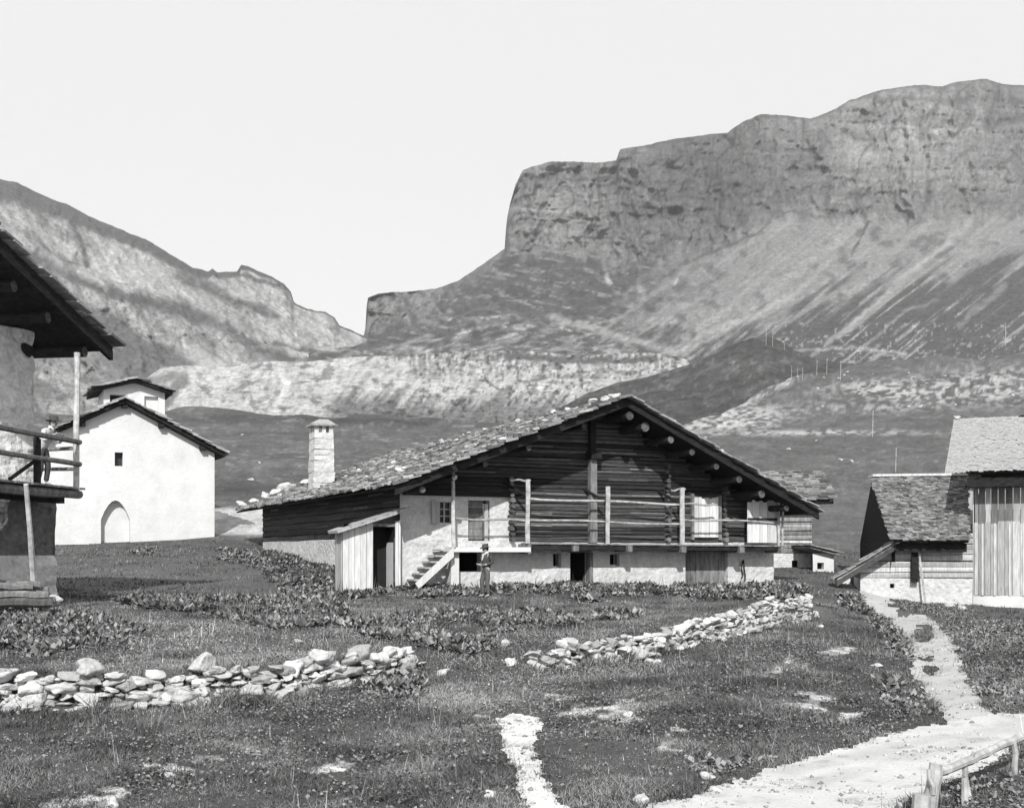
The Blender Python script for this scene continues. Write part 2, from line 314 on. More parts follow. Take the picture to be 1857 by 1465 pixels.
def sheet(name, mask, lift, tn=1.0):
    f = FA[mask]; u, inv = np.unique(f, return_inverse=True)
    v = V[u].copy(); v[:, 2] += lift
    o = mesh_obj(name, v, inv.reshape(-1, 4), M['soil'], vtone=tn*gritt.ravel()[u], smooth=True); tag(o, kind='structure')
sheet('road', fm & isroad, 0.012, 1.0); sheet('footpath', fm & ~isroad & ispath1, 0.012, 1.15); sheet('path', fm & ~isroad & ~ispath1, 0.012, 0.84)

# ------------------------------------------------------------------ far hills and mountains
def relief(name, px0, px1, step, levels, tonefn, nv, amp, seed, rugged=1.0, back=(1.25, 60), dispfn=None, jag=4.0, smooth=False):
    """levels: list of (px list, py list, distance list) from foot to crest; grid surface at true distances, noise carved in"""
    xs = np.arange(px0, px1+step, step); L = len(levels)
    py = np.array([np.interp(xs, l[0], l[1]) for l in levels]); dp = np.array([np.interp(xs, l[0], l[2] if len(l[2]) == len(l[0]) else [l[2][0]]*len(l[0])) for l in levels])
    t = np.linspace(0, L-1, nv); tt = np.arange(L)
    PYg = np.array([np.interp(t, tt, py[:, i]) for i in range(len(xs))]).T
    DPg = np.array([np.interp(t, tt, dp[:, i]) for i in range(len(xs))]).T
    PXg = np.tile(xs, (nv, 1)); Tg = np.tile(t[:, None], (1, len(xs)))
    edge = sst(L-1, L-1.35, Tg)
    n = fbm(PXg/34, PYg/26, seed, 6, 0.56)-.5; rid = 1-2*np.abs(fbm(PXg/60+PYg/90, PYg/150, seed+5, 5)-.5)
    DPg = DPg*(1+amp*(n*1.3-(rid-.7)*rugged)*(0.25+0.75*edge))
    if dispfn is not None: DPg = DPg-dispfn(PXg, PYg, Tg)
    PYg2 = PYg+(fbm(PXg/14, PYg/14, seed+3, 5, .6)-.5)*jag
    tone = tonefn(PXg, PYg2, Tg)
    x = (PXg-CX)*DPg/F; z = EYE+(HY-PYg2)*DPg/F
    # back side
    xb = (xs-CX)*DPg[-1]*back[0]/F; yb = DPg[-1]*back[0]; zb = z[-1]-back[1]*np.ones_like(xs)
    zm = z[-1]-0.1*back[1]; ym = DPg[-1]*(1+(back[0]-1)*.3); xm = (xs-CX)*ym/F
    Xa = np.vstack([x, xm, xb]); Ya = np.vstack([DPg, ym, yb]); Za = np.vstack([z, zm, zb]); Ta = np.vstack([tone, tone[-1], tone[-1]])
    v = np.stack([Xa, Ya, Za], -1).reshape(-1, 3)
    o = mesh_obj(name, v, gridfaces(nv+2, len(xs)), M['mount'], vtone=np.clip(Ta, .02, .9).ravel(), smooth=smooth)
    return tag(o, kind='structure')
def st(PX, PY, ang, a, b, seed):          # streaky noise along a direction in degrees (down = positive)
    c, s = math.cos(math.radians(ang)), math.sin(math.radians(ang))
    return fbm((PX*-s+PY*c)/a, (PX*c+PY*s)/b, seed, 5)
def line(PX, PY, pts, wd, soft=0.5): d = pdist(PX+(fbm(PX/18, PY/18, 3, 3)-.5)*12, PY+(fbm(PX/18, PY/18, 8, 3)-.5)*12, pts); return sst(wd*(1+soft), wd*(1-soft), d)
crestR = [(560, 622), (640, 618), (662, 606), (664, 560), (667, 540), (690, 531), (740, 529), (790, 524), (830, 510), (880, 477), (916, 450), (918, 402), (925, 370), (935, 335), (948, 308), (975, 300), (1000, 293), (1040, 293), (1080, 296), (1118, 291), (1124, 271), (1180, 262), (1195, 257), (1230, 252), (1290, 243), (1320, 240), (1345, 222), (1380, 208), (1410, 208), (1440, 212), (1470, 215), (1500, 205), (1520, 195), (1540, 183), (1600, 163), (1660, 155), (1710, 157), (1735, 148), (1765, 145), (1790, 143), (1820, 153), (1857, 155), (1950, 165), (2300, 140)]
cliffR = [(560, 625), (640, 624), (662, 612), (668, 608), (700, 590), (760, 560), (830, 530), (880, 495), (917, 460), (1000, 452), (1060, 465), (1110, 490), (1180, 480), (1300, 455), (1400, 400), (1480, 390), (1600, 400), (1720, 395), (1857, 385), (2300, 370)]
screeR = [(560, 640), (700, 625), (830, 590), (920, 570), (1000, 570), (1110, 580), (1300, 560), (1500, 530), (1700, 500), (1857, 480), (2300, 460)]
def xy(l): return [p[0] for p in l], [p[1] for p in l]
def dispR(PX, PY, T):
    wx = (fbm(PX/40, PY/40, 700, 3)-.5)*40; wy = (fbm(PX/40, PY/40, 701, 3)-.5)*30
    cl = np.interp(PX, *xy(cliffR)); cl = cl+(ridg(PX/24, PY/60, 730, 3)-.5)*34; cliff = sst(30, -26, PY-cl); edge = sst(3.02, 2.9, T)
    a = ridg((PX+wx)/85, (PY+wy)/190, 710, 4)*70+ridg((PX+wx)/26, (PY+wy)/44, 711, 4)*22+ridg(PX/9, (PY+wy)/11, 712, 3)*7
    strat = vn(PX/90, (PY+wy*.5-PX*.06)/5.0, 713)*9+vn(PX/60, (PY+wy*.5)/2.3, 714)*4
    c, s = math.cos(math.radians(-38)), math.sin(math.radians(-38)); al = PX*c+PY*s; ac = -PX*s+PY*c
    low = ridg((ac+wx*.5)/34, al/260, 720, 4)*16+ridg((ac)/9, al/70, 721, 3)*4+fbm(PX/5, PY/5, 722, 3)*3
    return (a-52+strat*.6)*cliff*(.25+.75*edge)+(low-8)*(1-cliff)
def dispL(PX, PY, T):
    wx = (fbm(PX/40, PY/40, 800, 3)-.5)*40; wy = (fbm(PX/40, PY/40, 801, 3)-.5)*30
    c, s = math.cos(math.radians(58)), math.sin(math.radians(58)); al = PX*c+PY*s; ac = -PX*s+PY*c
    c2, s2 = math.cos(math.radians(30)), math.sin(math.radians(30)); ac2 = -PX*s2+PY*c2
    return ridg((ac+wx)/50, (al+wy)/150, 810, 4)*42+ridg((ac+wx*.5)/15, al/40, 811, 4)*13+ridg(PX/7, PY/8, 812, 3)*4+vn(PX/50, (ac2+wy*.5)/5, 813)*6
def dispP(PX, PY, T):
    wx = (fbm(PX/30, PY/30, 900, 3)-.5)*26
    return ridg((PX+wx)/26, PY/90, 910, 4)*14+ridg((PX+wx)/8, PY/16, 911, 3)*4
def toneR(PX, PY, T):
    t = np.full_like(PX, .15); cr = np.interp(PX, *xy(crestR)); cl = np.interp(PX, *xy(cliffR))
    hor = st(PX, PY, -6, 7, 46, 11); ver = st(PX, PY, 72, 9, 60, 12); dia = st(PX, PY, -38, 6, 150, 13); fi = fbm(PX/8, PY/8, 14, 4)
    cl = cl+(ridg(PX/24, PY/60, 730, 3)-.5)*34+(fbm(PX/9, PY/30, 731, 3)-.5)*26
    cliff = sst(11, -11, PY-cl); wx = (fbm(PX/40, PY/40, 700, 3)-.5)*40; wy = (fbm(PX/40, PY/40, 701, 3)-.5)*30
    beds = vn(PX/55, (PY+wy*.6-PX*.05)/3.4, 740); beds2 = vn(PX/140, (PY+wy*.5-PX*.05)/9, 741); flute = vn((PX+wx)/4.5, (PY+wy)/34, 742); crack = sst(.90, .97, 1-np.abs(2*vn((PX+wx*1.3)/30, (PY+wx)/75, 743)-1))+.8*sst(.93, .98, 1-np.abs(2*vn((PX+wy)/55+PY/60, (PY+wx)/34, 744)-1))
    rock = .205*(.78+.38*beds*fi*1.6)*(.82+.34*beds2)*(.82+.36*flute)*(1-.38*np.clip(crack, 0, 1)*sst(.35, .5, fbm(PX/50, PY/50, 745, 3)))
    rock = rock*(1+.55*np.clip(np.exp(-(((PX-1650)/170)**2+((PY-260)/80)**2)), 0, 1)+.35*np.exp(-(((PX-1030)/80)**2+((PY-400)/70)**2)))  # broad light and shade of the massif put into the rock tone
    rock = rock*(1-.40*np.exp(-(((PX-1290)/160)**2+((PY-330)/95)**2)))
    scree = .26+.05*sst(.4, .65, dia)+.04*(fi-.5)-.10*sst(.6, .75, fbm(PX/30, PY/20, 18, 4))
    grass = .098+.22*sst(.55, .70, dia)*sst(.36, .6, fbm(PX/50, PY/50, 19, 3))
    gmask = sst(-18, 22, PY-np.interp(PX, [560, 700, 900, 1050, 1100, 1200, 1300, 1450, 1600, 1750, 1857, 2300], [560, 560, 490, 520, 560, 610, 620, 560, 520, 490, 470, 440])+(st(PX, PY, -38, 12, 90, 23)-.5)*130)
    low = scree*(1-gmask)+grass*gmask
    t = rock*cliff+low*(1-cliff)
    # the promontory: dark grass shelves, pale ledges
    pro = (PX < 1180)
    prw = sst(1230, 1120, PX+(fbm(PX/20, PY/20, 99, 4)-.5)*160+(PY-560)*.5)*(1-cliff)
    tp = .10+.16*sst(.5, .7, st(PX, PY, 10, 5, 30, 31))*sst(.35, .55, fi)+.16*sst(.45, .65, st(PX, PY, -12, 6, 34, 36))*sst(565, 612, PY)
    t = t*(1-prw)+tp*prw
    t = np.where(False & (cliff < .5), .10+.16*sst(.5, .7, st(PX, PY, 10, 5, 30, 31))*sst(.35, .55, fi), t)
    t = np.where(False & (PX < 1200), t+.16*sst(.45, .65, st(PX, PY, -12, 6, 34, 36))*sst(565, 612, PY), t)
    t = np.where((PX < 800) & (PY < 585), .13+.12*sst(.35, .65, fi), t)
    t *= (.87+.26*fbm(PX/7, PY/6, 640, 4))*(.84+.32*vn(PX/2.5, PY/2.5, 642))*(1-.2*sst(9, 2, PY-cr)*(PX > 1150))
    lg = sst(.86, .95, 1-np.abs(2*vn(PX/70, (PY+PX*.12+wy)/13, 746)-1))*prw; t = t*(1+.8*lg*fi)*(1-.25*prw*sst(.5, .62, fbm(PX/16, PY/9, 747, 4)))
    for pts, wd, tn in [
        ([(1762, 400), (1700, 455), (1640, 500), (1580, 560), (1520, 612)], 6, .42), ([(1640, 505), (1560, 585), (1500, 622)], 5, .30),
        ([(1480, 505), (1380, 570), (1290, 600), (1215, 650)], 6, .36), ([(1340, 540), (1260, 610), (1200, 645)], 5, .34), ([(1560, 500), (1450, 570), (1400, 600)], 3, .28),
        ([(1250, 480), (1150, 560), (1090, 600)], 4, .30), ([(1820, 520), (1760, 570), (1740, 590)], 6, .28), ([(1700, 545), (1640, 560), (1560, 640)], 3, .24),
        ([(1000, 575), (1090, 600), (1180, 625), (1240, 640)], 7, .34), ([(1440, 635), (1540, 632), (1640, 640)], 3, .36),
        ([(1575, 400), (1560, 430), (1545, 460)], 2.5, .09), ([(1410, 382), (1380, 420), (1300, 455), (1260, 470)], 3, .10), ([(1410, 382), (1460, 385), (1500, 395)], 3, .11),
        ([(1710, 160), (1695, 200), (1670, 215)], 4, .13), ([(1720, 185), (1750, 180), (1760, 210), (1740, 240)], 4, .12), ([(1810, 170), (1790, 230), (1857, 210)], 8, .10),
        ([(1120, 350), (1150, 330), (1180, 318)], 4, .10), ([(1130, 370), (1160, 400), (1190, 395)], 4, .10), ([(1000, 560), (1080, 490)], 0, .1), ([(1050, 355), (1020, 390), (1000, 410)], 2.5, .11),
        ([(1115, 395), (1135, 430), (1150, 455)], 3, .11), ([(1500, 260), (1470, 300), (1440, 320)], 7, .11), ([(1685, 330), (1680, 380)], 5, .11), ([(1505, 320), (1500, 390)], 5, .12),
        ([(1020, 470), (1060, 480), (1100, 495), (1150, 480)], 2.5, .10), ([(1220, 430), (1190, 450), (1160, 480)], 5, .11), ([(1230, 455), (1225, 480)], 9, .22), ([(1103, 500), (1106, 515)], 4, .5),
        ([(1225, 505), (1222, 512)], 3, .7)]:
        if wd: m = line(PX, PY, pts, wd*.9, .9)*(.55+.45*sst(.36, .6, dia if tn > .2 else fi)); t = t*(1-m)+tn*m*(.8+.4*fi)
    bd = sst(.80, .85, vn(PX/5, PY/4, 51))*(PX > 1400)*(PY > 585); t = t+bd*.18
    return t
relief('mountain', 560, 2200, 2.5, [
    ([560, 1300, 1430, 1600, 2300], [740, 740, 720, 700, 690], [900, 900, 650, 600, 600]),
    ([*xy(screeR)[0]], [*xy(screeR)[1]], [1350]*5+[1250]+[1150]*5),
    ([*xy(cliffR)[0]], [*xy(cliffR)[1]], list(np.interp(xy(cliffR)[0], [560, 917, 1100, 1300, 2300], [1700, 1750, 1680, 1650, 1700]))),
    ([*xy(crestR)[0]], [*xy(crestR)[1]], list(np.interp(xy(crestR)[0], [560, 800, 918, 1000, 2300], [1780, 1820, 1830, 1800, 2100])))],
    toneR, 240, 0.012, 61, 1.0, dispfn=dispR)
crestL = [(-500, 200), (-100, 285), (0, 325), (30, 331), (60, 346), (90, 360), (120, 370), (160, 392), (200, 408), (240, 425), (270, 437), (310, 462), (350, 486), (378, 492), (385, 487), (395, 494), (430, 492), (437, 481), (450, 483), (470, 493), (495, 502), (515, 515), (528, 530), (533, 548), (555, 560), (590, 566), (607, 577), (615, 590), (640, 600), (665, 612), (720, 640)]
def toneL(PX, PY, T):
    cr = np.interp(PX, *xy(crestL)); fi = fbm(PX/8, PY/8, 114, 4); dn = st(PX, PY, 62, 7, 60, 112); al = st(PX, PY, 30, 8, 90, 113)
    t = .26+.12*sst(.35, .65, dn)+.09*sst(.4, .7, al)-.10*(fi-.5)  # paler base carries the fuller sunlight on the left massif
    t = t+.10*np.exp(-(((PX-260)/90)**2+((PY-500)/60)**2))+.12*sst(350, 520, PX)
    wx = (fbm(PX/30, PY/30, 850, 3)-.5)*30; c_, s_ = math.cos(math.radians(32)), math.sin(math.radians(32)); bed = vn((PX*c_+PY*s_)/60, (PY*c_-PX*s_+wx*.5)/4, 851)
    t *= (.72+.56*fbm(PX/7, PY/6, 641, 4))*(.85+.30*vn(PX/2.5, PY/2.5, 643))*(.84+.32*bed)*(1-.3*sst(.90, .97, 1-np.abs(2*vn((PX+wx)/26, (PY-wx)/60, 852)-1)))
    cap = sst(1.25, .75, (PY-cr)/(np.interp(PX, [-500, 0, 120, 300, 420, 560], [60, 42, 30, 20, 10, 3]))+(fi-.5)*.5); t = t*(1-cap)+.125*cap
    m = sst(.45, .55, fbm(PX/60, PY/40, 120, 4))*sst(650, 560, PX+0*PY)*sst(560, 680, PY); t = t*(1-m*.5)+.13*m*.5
    for pts, wd, tn in [([(-60, 440), (60, 470), (130, 505), (200, 530), (260, 548), (310, 558), (350, 572), (420, 600), (480, 640), (540, 656), (640, 650)], 9, .125), ([(250, 545), (330, 560), (370, 580)], 15, .12),
        ([(130, 405), (145, 440), (160, 485)], 5, .11), ([(225, 560), (232, 600)], 3, .14), ([(320, 500), (380, 520), (430, 550), (480, 560)], 8, .13), ([(430, 545), (500, 575)], 6, .14),
        ([(190, 570), (230, 610), (280, 640), (330, 660)], 18, .125), ([(100, 560), (180, 600), (250, 660), (260, 700)], 30, .135), ([(400, 490), (480, 510), (520, 520)], 5, .12),
        ([(500, 625), (580, 640), (640, 655)], 4, .16), ([(60, 420), (90, 460), (140, 480)], 3, .16), ([(330, 600), (336, 640)], 3, .5), ([(240, 480), (300, 520)], 14, .42), ([(350, 640), (420, 680), (420, 700)], 15, .45),
        ([(60, 700), (110, 720)], 12, .14)]:
        k = line(PX, PY, pts, wd, .8)*(.68+.32*sst(.36, .58, fbm(PX/12, PY/7, 860, 4))); t = t*(1-k)+tn*k*(.8+.4*fi)
    return t
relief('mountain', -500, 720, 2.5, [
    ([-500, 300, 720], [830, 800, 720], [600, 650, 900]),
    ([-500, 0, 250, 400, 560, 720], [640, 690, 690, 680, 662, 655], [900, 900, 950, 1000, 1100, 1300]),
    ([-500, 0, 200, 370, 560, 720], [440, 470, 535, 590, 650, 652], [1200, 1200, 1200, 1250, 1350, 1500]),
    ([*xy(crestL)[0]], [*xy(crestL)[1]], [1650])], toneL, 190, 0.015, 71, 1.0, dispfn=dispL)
crestP = [(180, 735), (230, 712), (262, 688), (290, 668), (330, 662), (400, 664), (480, 655), (560, 655), (640, 648), (760, 641), (860, 637), (930, 635), (1000, 640), (1060, 645), (1130, 640), (1190, 640), (1240, 650), (1330, 690)]
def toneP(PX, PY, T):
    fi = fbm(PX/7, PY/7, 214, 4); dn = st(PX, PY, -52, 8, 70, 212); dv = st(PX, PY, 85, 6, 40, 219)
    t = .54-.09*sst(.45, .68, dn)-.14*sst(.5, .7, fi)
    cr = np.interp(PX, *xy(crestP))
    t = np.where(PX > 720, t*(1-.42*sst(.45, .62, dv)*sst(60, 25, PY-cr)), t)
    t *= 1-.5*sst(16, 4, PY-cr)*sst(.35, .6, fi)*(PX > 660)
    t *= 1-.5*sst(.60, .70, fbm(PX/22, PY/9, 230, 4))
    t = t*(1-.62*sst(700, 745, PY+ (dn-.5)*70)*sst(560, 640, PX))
    for pts, wd, tn in [([(920, 645), (1000, 652), (1100, 655), (1190, 650)], 6, .13), ([(1050, 650), (1056, 700)], 4, .18), ([(870, 690), (930, 712)], 2.5, .2), ([(330, 690), (300, 730), (290, 760)], 10, .2), ([(360, 740), (420, 745)], 10, .5), ([(270, 690), (330, 680)], 8, .25),
        ([(500, 650), (520, 700), (500, 740)], 6, .62)]:
        k = line(PX, PY, pts, wd); t = t*(1-k)+tn*k*(.8+.4*fi)
    t *= (.92+.24*fbm(PX/6, PY/6, 644, 4))*(.82+.36*vn(PX/2.5, PY/2.5, 645))
    sp = sst(.74, .78, vn(PX/4, PY/5, 251))*(PX > 760); t = t*(1-.6*sp)
    return t
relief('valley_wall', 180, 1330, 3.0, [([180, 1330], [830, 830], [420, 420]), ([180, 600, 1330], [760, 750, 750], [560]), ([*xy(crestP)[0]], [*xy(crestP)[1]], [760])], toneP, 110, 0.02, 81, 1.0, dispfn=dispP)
crestK = [(900, 800), (980, 770), (1020, 738), (1060, 715), (1120, 694), (1180, 682), (1240, 664), (1290, 645), (1330, 625), (1365, 613), (1395, 611), (1415, 618), (1440, 634), (1470, 648), (1500, 654), (1560, 662), (1640, 690)]
def toneK(PX, PY, T):
    cr = np.interp(PX, *xy(crestK)); fi = fbm(PX/10, PY/7, 314, 4)
    t = (.060+.035*fbm(PX/30, PY/14, 311, 4))*(.75+.5*vn(PX/2.6, PY/2, 312))
    t += .05*sst(.60, .72, fi)
    k = line(PX, PY, [(1250, 648), (1330, 668), (1430, 650)], 12); t = t*(1+.15*k)
    k = line(PX, PY, [(1080, 745), (1200, 700), (1330, 655)], 4); t = t*(1+.4*k)
    return t
relief('hill', 900, 1640, 3.0, [([900, 1640], [830, 760], [300, 300]), ([*xy(crestK)[0]], [*xy(crestK)[1]], [430])], toneK, 60, 0.02, 91, 0.6, back=(1.2, 25), jag=2.5, smooth=True)

# ------------------------------------------------------------------ building helpers
def frame(ox, oy, tx, ty):
    l = math.hypot(tx, ty); tx /= l; ty /= l
    def W(u, v, z): return Vector((ox+u*tx-v*ty, oy+u*ty+v*tx, EYE+z))      # v runs to the back
    def fac(px, py, v=0.0):                                            # pixel -> (u, z) on the plane v = const
        x0 = ox-v*ty; y0 = oy+v*tx; k = (px-CX)/F
        u = (k*y0-x0)/(tx-k*ty); y = y0+u*ty
        return u, (HY-py)*y/F
    return W, fac
def holewall(mb, W, u0, u1, z0, z1, holes, v=0.0, depth=0.35, step=0.35, amp=0.03, top=None, bot=None):
    """masonry wall in the plane v with openings; surface slightly uneven; reveals behind each opening"""
    us = sorted({u0, u1, *[h[0] for h in holes], *[h[1] for h in holes]}); zs = sorted({z0, z1, *[h[2] for h in holes], *[h[3] for h in holes]})
    def fill(a):
        r = [a[0]]
        for p, q in zip(a[:-1], a[1:]):
            n = max(1, round((q-p)/step)); r += [p+(q-p)*k/n for k in range(1, n+1)]
        return r
    us = [u for u in fill([x for x in us if u0 <= x <= u1])]; zs = fill([z for z in zs if z0 <= z <= z1])
    def pt(u, z):
        zz = z
        if top and abs(z-z1) < 1e-6: zz = top(u)
        on = any((abs(u-h[0]) < 1e-6 or abs(u-h[1]) < 1e-6) and h[2]-1e-6 <= z <= h[3]+1e-6 or (abs(z-h[2]) < 1e-6 or abs(z-h[3]) < 1e-6) and h[0]-1e-6 <= u <= h[1]+1e-6 for h in holes)
        d = 0 if on else (float(fbm(np.array(u*1.9+v), np.array(z*2.6), 77, 3))-.5)*2.6*amp
        return W(u, v-d, min(zz, z1 if not top else 99))
    ps = {}
    for i, a in enumerate(us):
        for j, b in enumerate(zs): ps[i, j] = len(mb.v); mb.v.append(tuple(pt(a, b)))
    for i in range(len(us)-1):
        for j in range(len(zs)-1):
            cu, cz = (us[i]+us[i+1])/2, (zs[j]+zs[j+1])/2
            if any(h[0] < cu < h[1] and h[2] < cz < h[3] for h in holes): continue
            mb.f.append((ps[i, j], ps[i+1, j], ps[i+1, j+1], ps[i, j+1])); mb.t.append(1.0)
    for (a, b, c, d) in holes:
        for q in (((a, c), (a, d)), ((b, d), (b, c)), ((a, d), (b, d)), ((b, c), (a, c))):
            (p1, p2), (p3, p4) = q
            mb.face([W(p1, v, p2), W(p3, v, p4), W(p3, v+depth, p4), W(p1, v+depth, p2)])
def logs(mb, W, u0, u1, z0, z1, h=0.2, v=0.0, clip=None, seg=1.6, bulge=0.045, tvar=0.5, thick=0.16):
    """courses of squared logs; clip(z)->(u0,u1)"""
    z = z0
    while z < z1-0.02:
        hh = h*rnd.uniform(0.8, 1.2); a, b = (u0, u1) if not clip else clip(z+hh/2)
        a, b = max(a, u0), min(b, u1)
        if b-a > 0.1:
            n = max(1, int((b-a)/seg)); tn = rnd.uniform(1-tvar, 1+tvar); prof = [(0.03, 0), (-bulge*.8, .12), (-bulge, .4), (-bulge*.9, .75), (-bulge*.2, .95), (0.03, 1.0)]
            i = len(mb.v); off = rnd.uniform(-.012, .012)
            for k in range(n+1):
                u = a+(b-a)*k/n; dz = rnd.uniform(-.022, .022); o2 = off+rnd.uniform(-.012, .012)
                for (pv, pz) in prof: mb.v.append(tuple(W(u, v+pv+o2, z+dz+hh*pz)))
            m = len(prof)
            for k in range(n):
                for q in range(m-1): mb.f.append((i+k*m+q, i+(k+1)*m+q, i+(k+1)*m+q+1, i+k*m+q+1)); mb.t.append(tn*(.8+.4*rnd.random())*(rnd.uniform(1.6, 3.2) if rnd.random() < .07 else 1))
        z += hh
def slates(mb, P0, U, R, L, run, w=0.5, row=0.33, th=0.045, rag=0.12, lo=0.7, hi=1.35, dL=0.0):
    N = U.cross(R).normalized(); N = N if N.z > 0 else -N; r = -0.1; k = 0; L0_ = L
    while r < run:
        L = L0_+dL*max(r, 0)/run
        x = -rag*rnd.random()-0.1
        while x < L:
            ww = w*rnd.uniform(.5, 1.5); ln = row*rnd.uniform(1.5, 2.0); t = th*rnd.uniform(.6, 1.5)
            r0 = r+rnd.uniform(-.07, .05); x1 = min(x+ww*.985, L+rag*rnd.random()); h0 = th*rnd.uniform(.9, 2.0)
            sk = rnd.uniform(-.05, .05); b = P0+U*x+R*(r0+sk)+N*h0; c = P0+U*x1+R*(r0-sk)+N*(h0+rnd.uniform(-.02, .02))
            d = c+R*min(ln, run-r0+.1)-N*(h0*.7); e = b+R*min(ln, run-r0+.1)-N*(h0*.7)
            T = N*t; mb.hexa([b, c, d, e, b+T, c+T, d+T, e+T], rnd.uniform(lo, hi))
            x += ww
        r += row*rnd.uniform(.85, 1.15); k += 1
def slab(mb, A, B, C_, D_, t):                 # four roof corners; underside slab of thickness t below them
    N = (Vector(B)-Vector(A)).cross(Vector(D_)-Vector(A)).normalized(); N = N if N.z > 0 else -N
    pts = [Vector(q) for q in (A, B, C_, D_)]; mb.hexa([p-N*t for p in pts]+pts)
def planks_v(mb, W, u0, u1, z0, z1, v, w=0.2, th=0.03, tv=0.35, ztop=None, uneven=0.0):
    u = u0
    while u < u1-0.02:
        ww = min(w*rnd.uniform(.75, 1.3), u1-u); o = rnd.uniform(-.012, .012); zt = (ztop(u+ww/2) if ztop else z1)+rnd.uniform(-uneven, uneven)
        mb.box(W, u+.006, u+ww-.006, v-th+o, v+o, z0, zt, rnd.uniform(1-tv, 1+tv)); u += ww
def planks_h(mb, W, u0, u1, z0, z1, v, w=0.2, th=0.03, tv=0.35):
    z = z0
    while z < z1-.02:
        ww = min(w*rnd.uniform(.8, 1.25), z1-z); o = rnd.uniform(-.01, .01); mb.box(W, u0, u1, v-th+o, v+o, z+.005, z+ww-.005, rnd.uniform(1-tv, 1+tv)); z += ww
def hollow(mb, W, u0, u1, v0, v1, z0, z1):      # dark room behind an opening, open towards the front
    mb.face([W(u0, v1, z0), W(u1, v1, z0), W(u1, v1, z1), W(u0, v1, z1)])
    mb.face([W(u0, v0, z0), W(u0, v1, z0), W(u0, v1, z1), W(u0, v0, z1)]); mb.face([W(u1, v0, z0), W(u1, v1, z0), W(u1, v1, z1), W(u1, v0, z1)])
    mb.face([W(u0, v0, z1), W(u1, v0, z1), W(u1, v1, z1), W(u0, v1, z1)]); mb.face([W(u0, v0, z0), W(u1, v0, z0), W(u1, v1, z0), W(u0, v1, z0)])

# ================================================================== the big chalet
k = (725-CX)/F; tn_ = .46; yq, xq = 39.0, (880-CX)*39/F
ya = (yq-tn_*xq)/(1-tn_*k); xa = k*ya
W, fac = frame(xa, ya, 1, tn_)
LH = 20.7; UR = fac(1403, 1000)[0]; VF = -1.9; VB = LH+2.6
uR, zR = fac(1137, 722, VF); uE = -.8; zE = 2.05; uE2, zE2 = fac(1478, 928, VF); uE2 += .2
sL = (zR-zE)/(uR-uE); sR = (zR-zE2)/(uE2-uR)
def zroof(u): return zR-(uR-u)*sL if u < uR else zR-(u-uR)*sR
H1 = thing('chalet', W(UR/2, 0, -1.3), 'large dark log chalet on whitewashed stone base under a wide slab roof, mid photo', 'chalet')
GZ = -1.75
def fz(u, v): p = W(u, v, 0); return Hw(p.x, p.y)-EYE
uM, zM = fac(925, 897); 
# masonry front: base + upper block on the left
o_open = (fac(823, 1000)[0], fac(872, 1000)[0], fac(840, 1036)[1], fac(840, 1002)[1])
w1 = (fac(1003, 1000)[0], fac(1015, 1000)[0], fac(1008, 1026)[1], fac(1008, 1004)[1])
d1 = (fac(1034, 1000)[0], fac(1069, 1000)[0], GZ, fac(1050, 1001)[1])
w2 = (fac(1106, 1000)[0], fac(1121, 1000)[0], fac(1112, 1024)[1], fac(1112, 1005)[1])
d2 = (fac(1243, 1000)[0], fac(1320, 1000)[0], GZ, fac(1280, 998)[1])
win = (fac(797, 940)[0], fac(819, 940)[0], fac(808, 948)[1], fac(808, 910)[1])
dor = (fac(849, 940)[0], fac(888, 940)[0], fac(868, 986)[1], fac(868, 907)[1])
zdk = fac(1100, 984)[1]
mb = MB(); holewall(mb, W, 0, UR, GZ, zdk+.05, [(o_open[0], o_open[1], o_open[2], o_open[3]), w1, d1, w2, d2], step=.4, amp=.05)
holewall(mb, W, 0, uM, zdk+.05, zM, [win, dor], step=.4, amp=.03)
lower = mb.build('front_wall', M['rubble'], H1)
mb = MB(); 
def side(W0):       # left side wall seen from outside: u of the new frame runs towards the back along v
    return lambda a, b, z: W(b, a, z)
Ws = lambda a, b, z: W(b, LH-a, z)
holewall(mb, Ws, 0, LH, GZ, .48, [], step=.6, amp=.05)
mb.face([W(UR, 0, GZ), W(UR, LH, GZ), W(UR, LH, 1.9), W(UR, 0, 1.9)]); mb.face([W(0, LH, GZ), W(UR, LH, GZ), W(UR, LH, 1.9), W(0, LH, 1.9)])
mb.build('side_wall', M['rubble'], H1)
mb = MB(); Ws2 = lambda a, b, z: W(b, LH-a, z); logs(mb, Ws2, 0, LH, .48, 2.3, h=.24, v=0, tvar=.15, bulge=.02); mb.face([W(.1, 0, .4), W(.1, LH, .4), W(.1, LH, 2.3), W(.1, 0, 2.3)]); mb.build('side_log_wall', M['sidelog'], H1)  # plain dark logs above the pale stone base
# dark rooms
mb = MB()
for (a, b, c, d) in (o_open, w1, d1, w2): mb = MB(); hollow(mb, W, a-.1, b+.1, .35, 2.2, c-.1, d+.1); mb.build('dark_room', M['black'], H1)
# logs
clipf = lambda z: (uR-(zR-.25-z)/sL, uR+(zR-.25-z)/sR)
uc = fac(1207, 930)[0]
mb = MB(); logs(mb, W, uM, UR, zdk+.02, zM, h=.135, bulge=.04, tvar=.75, clip=clipf); logs(mb, W, 0.1, UR, zM, zR, h=.135, tvar=.75, clip=clipf)
mb.build('log_wall', M['log'], H1)
mb = MB(); mb.face([W(uM, .12, zdk), W(UR, .12, zdk), W(UR, .12, zroof(UR)-.3), W(uR, .12, zR-.3), W(uM, .12, zroof(uM)-.3)]); mb.face([W(0, .12, zM), W(uM, .12, zM), W(uM, .12, zroof(uM)-.3), W(0, .12, zroof(0)-.3)]); mb.build('log_wall_core', M['black'], H1)
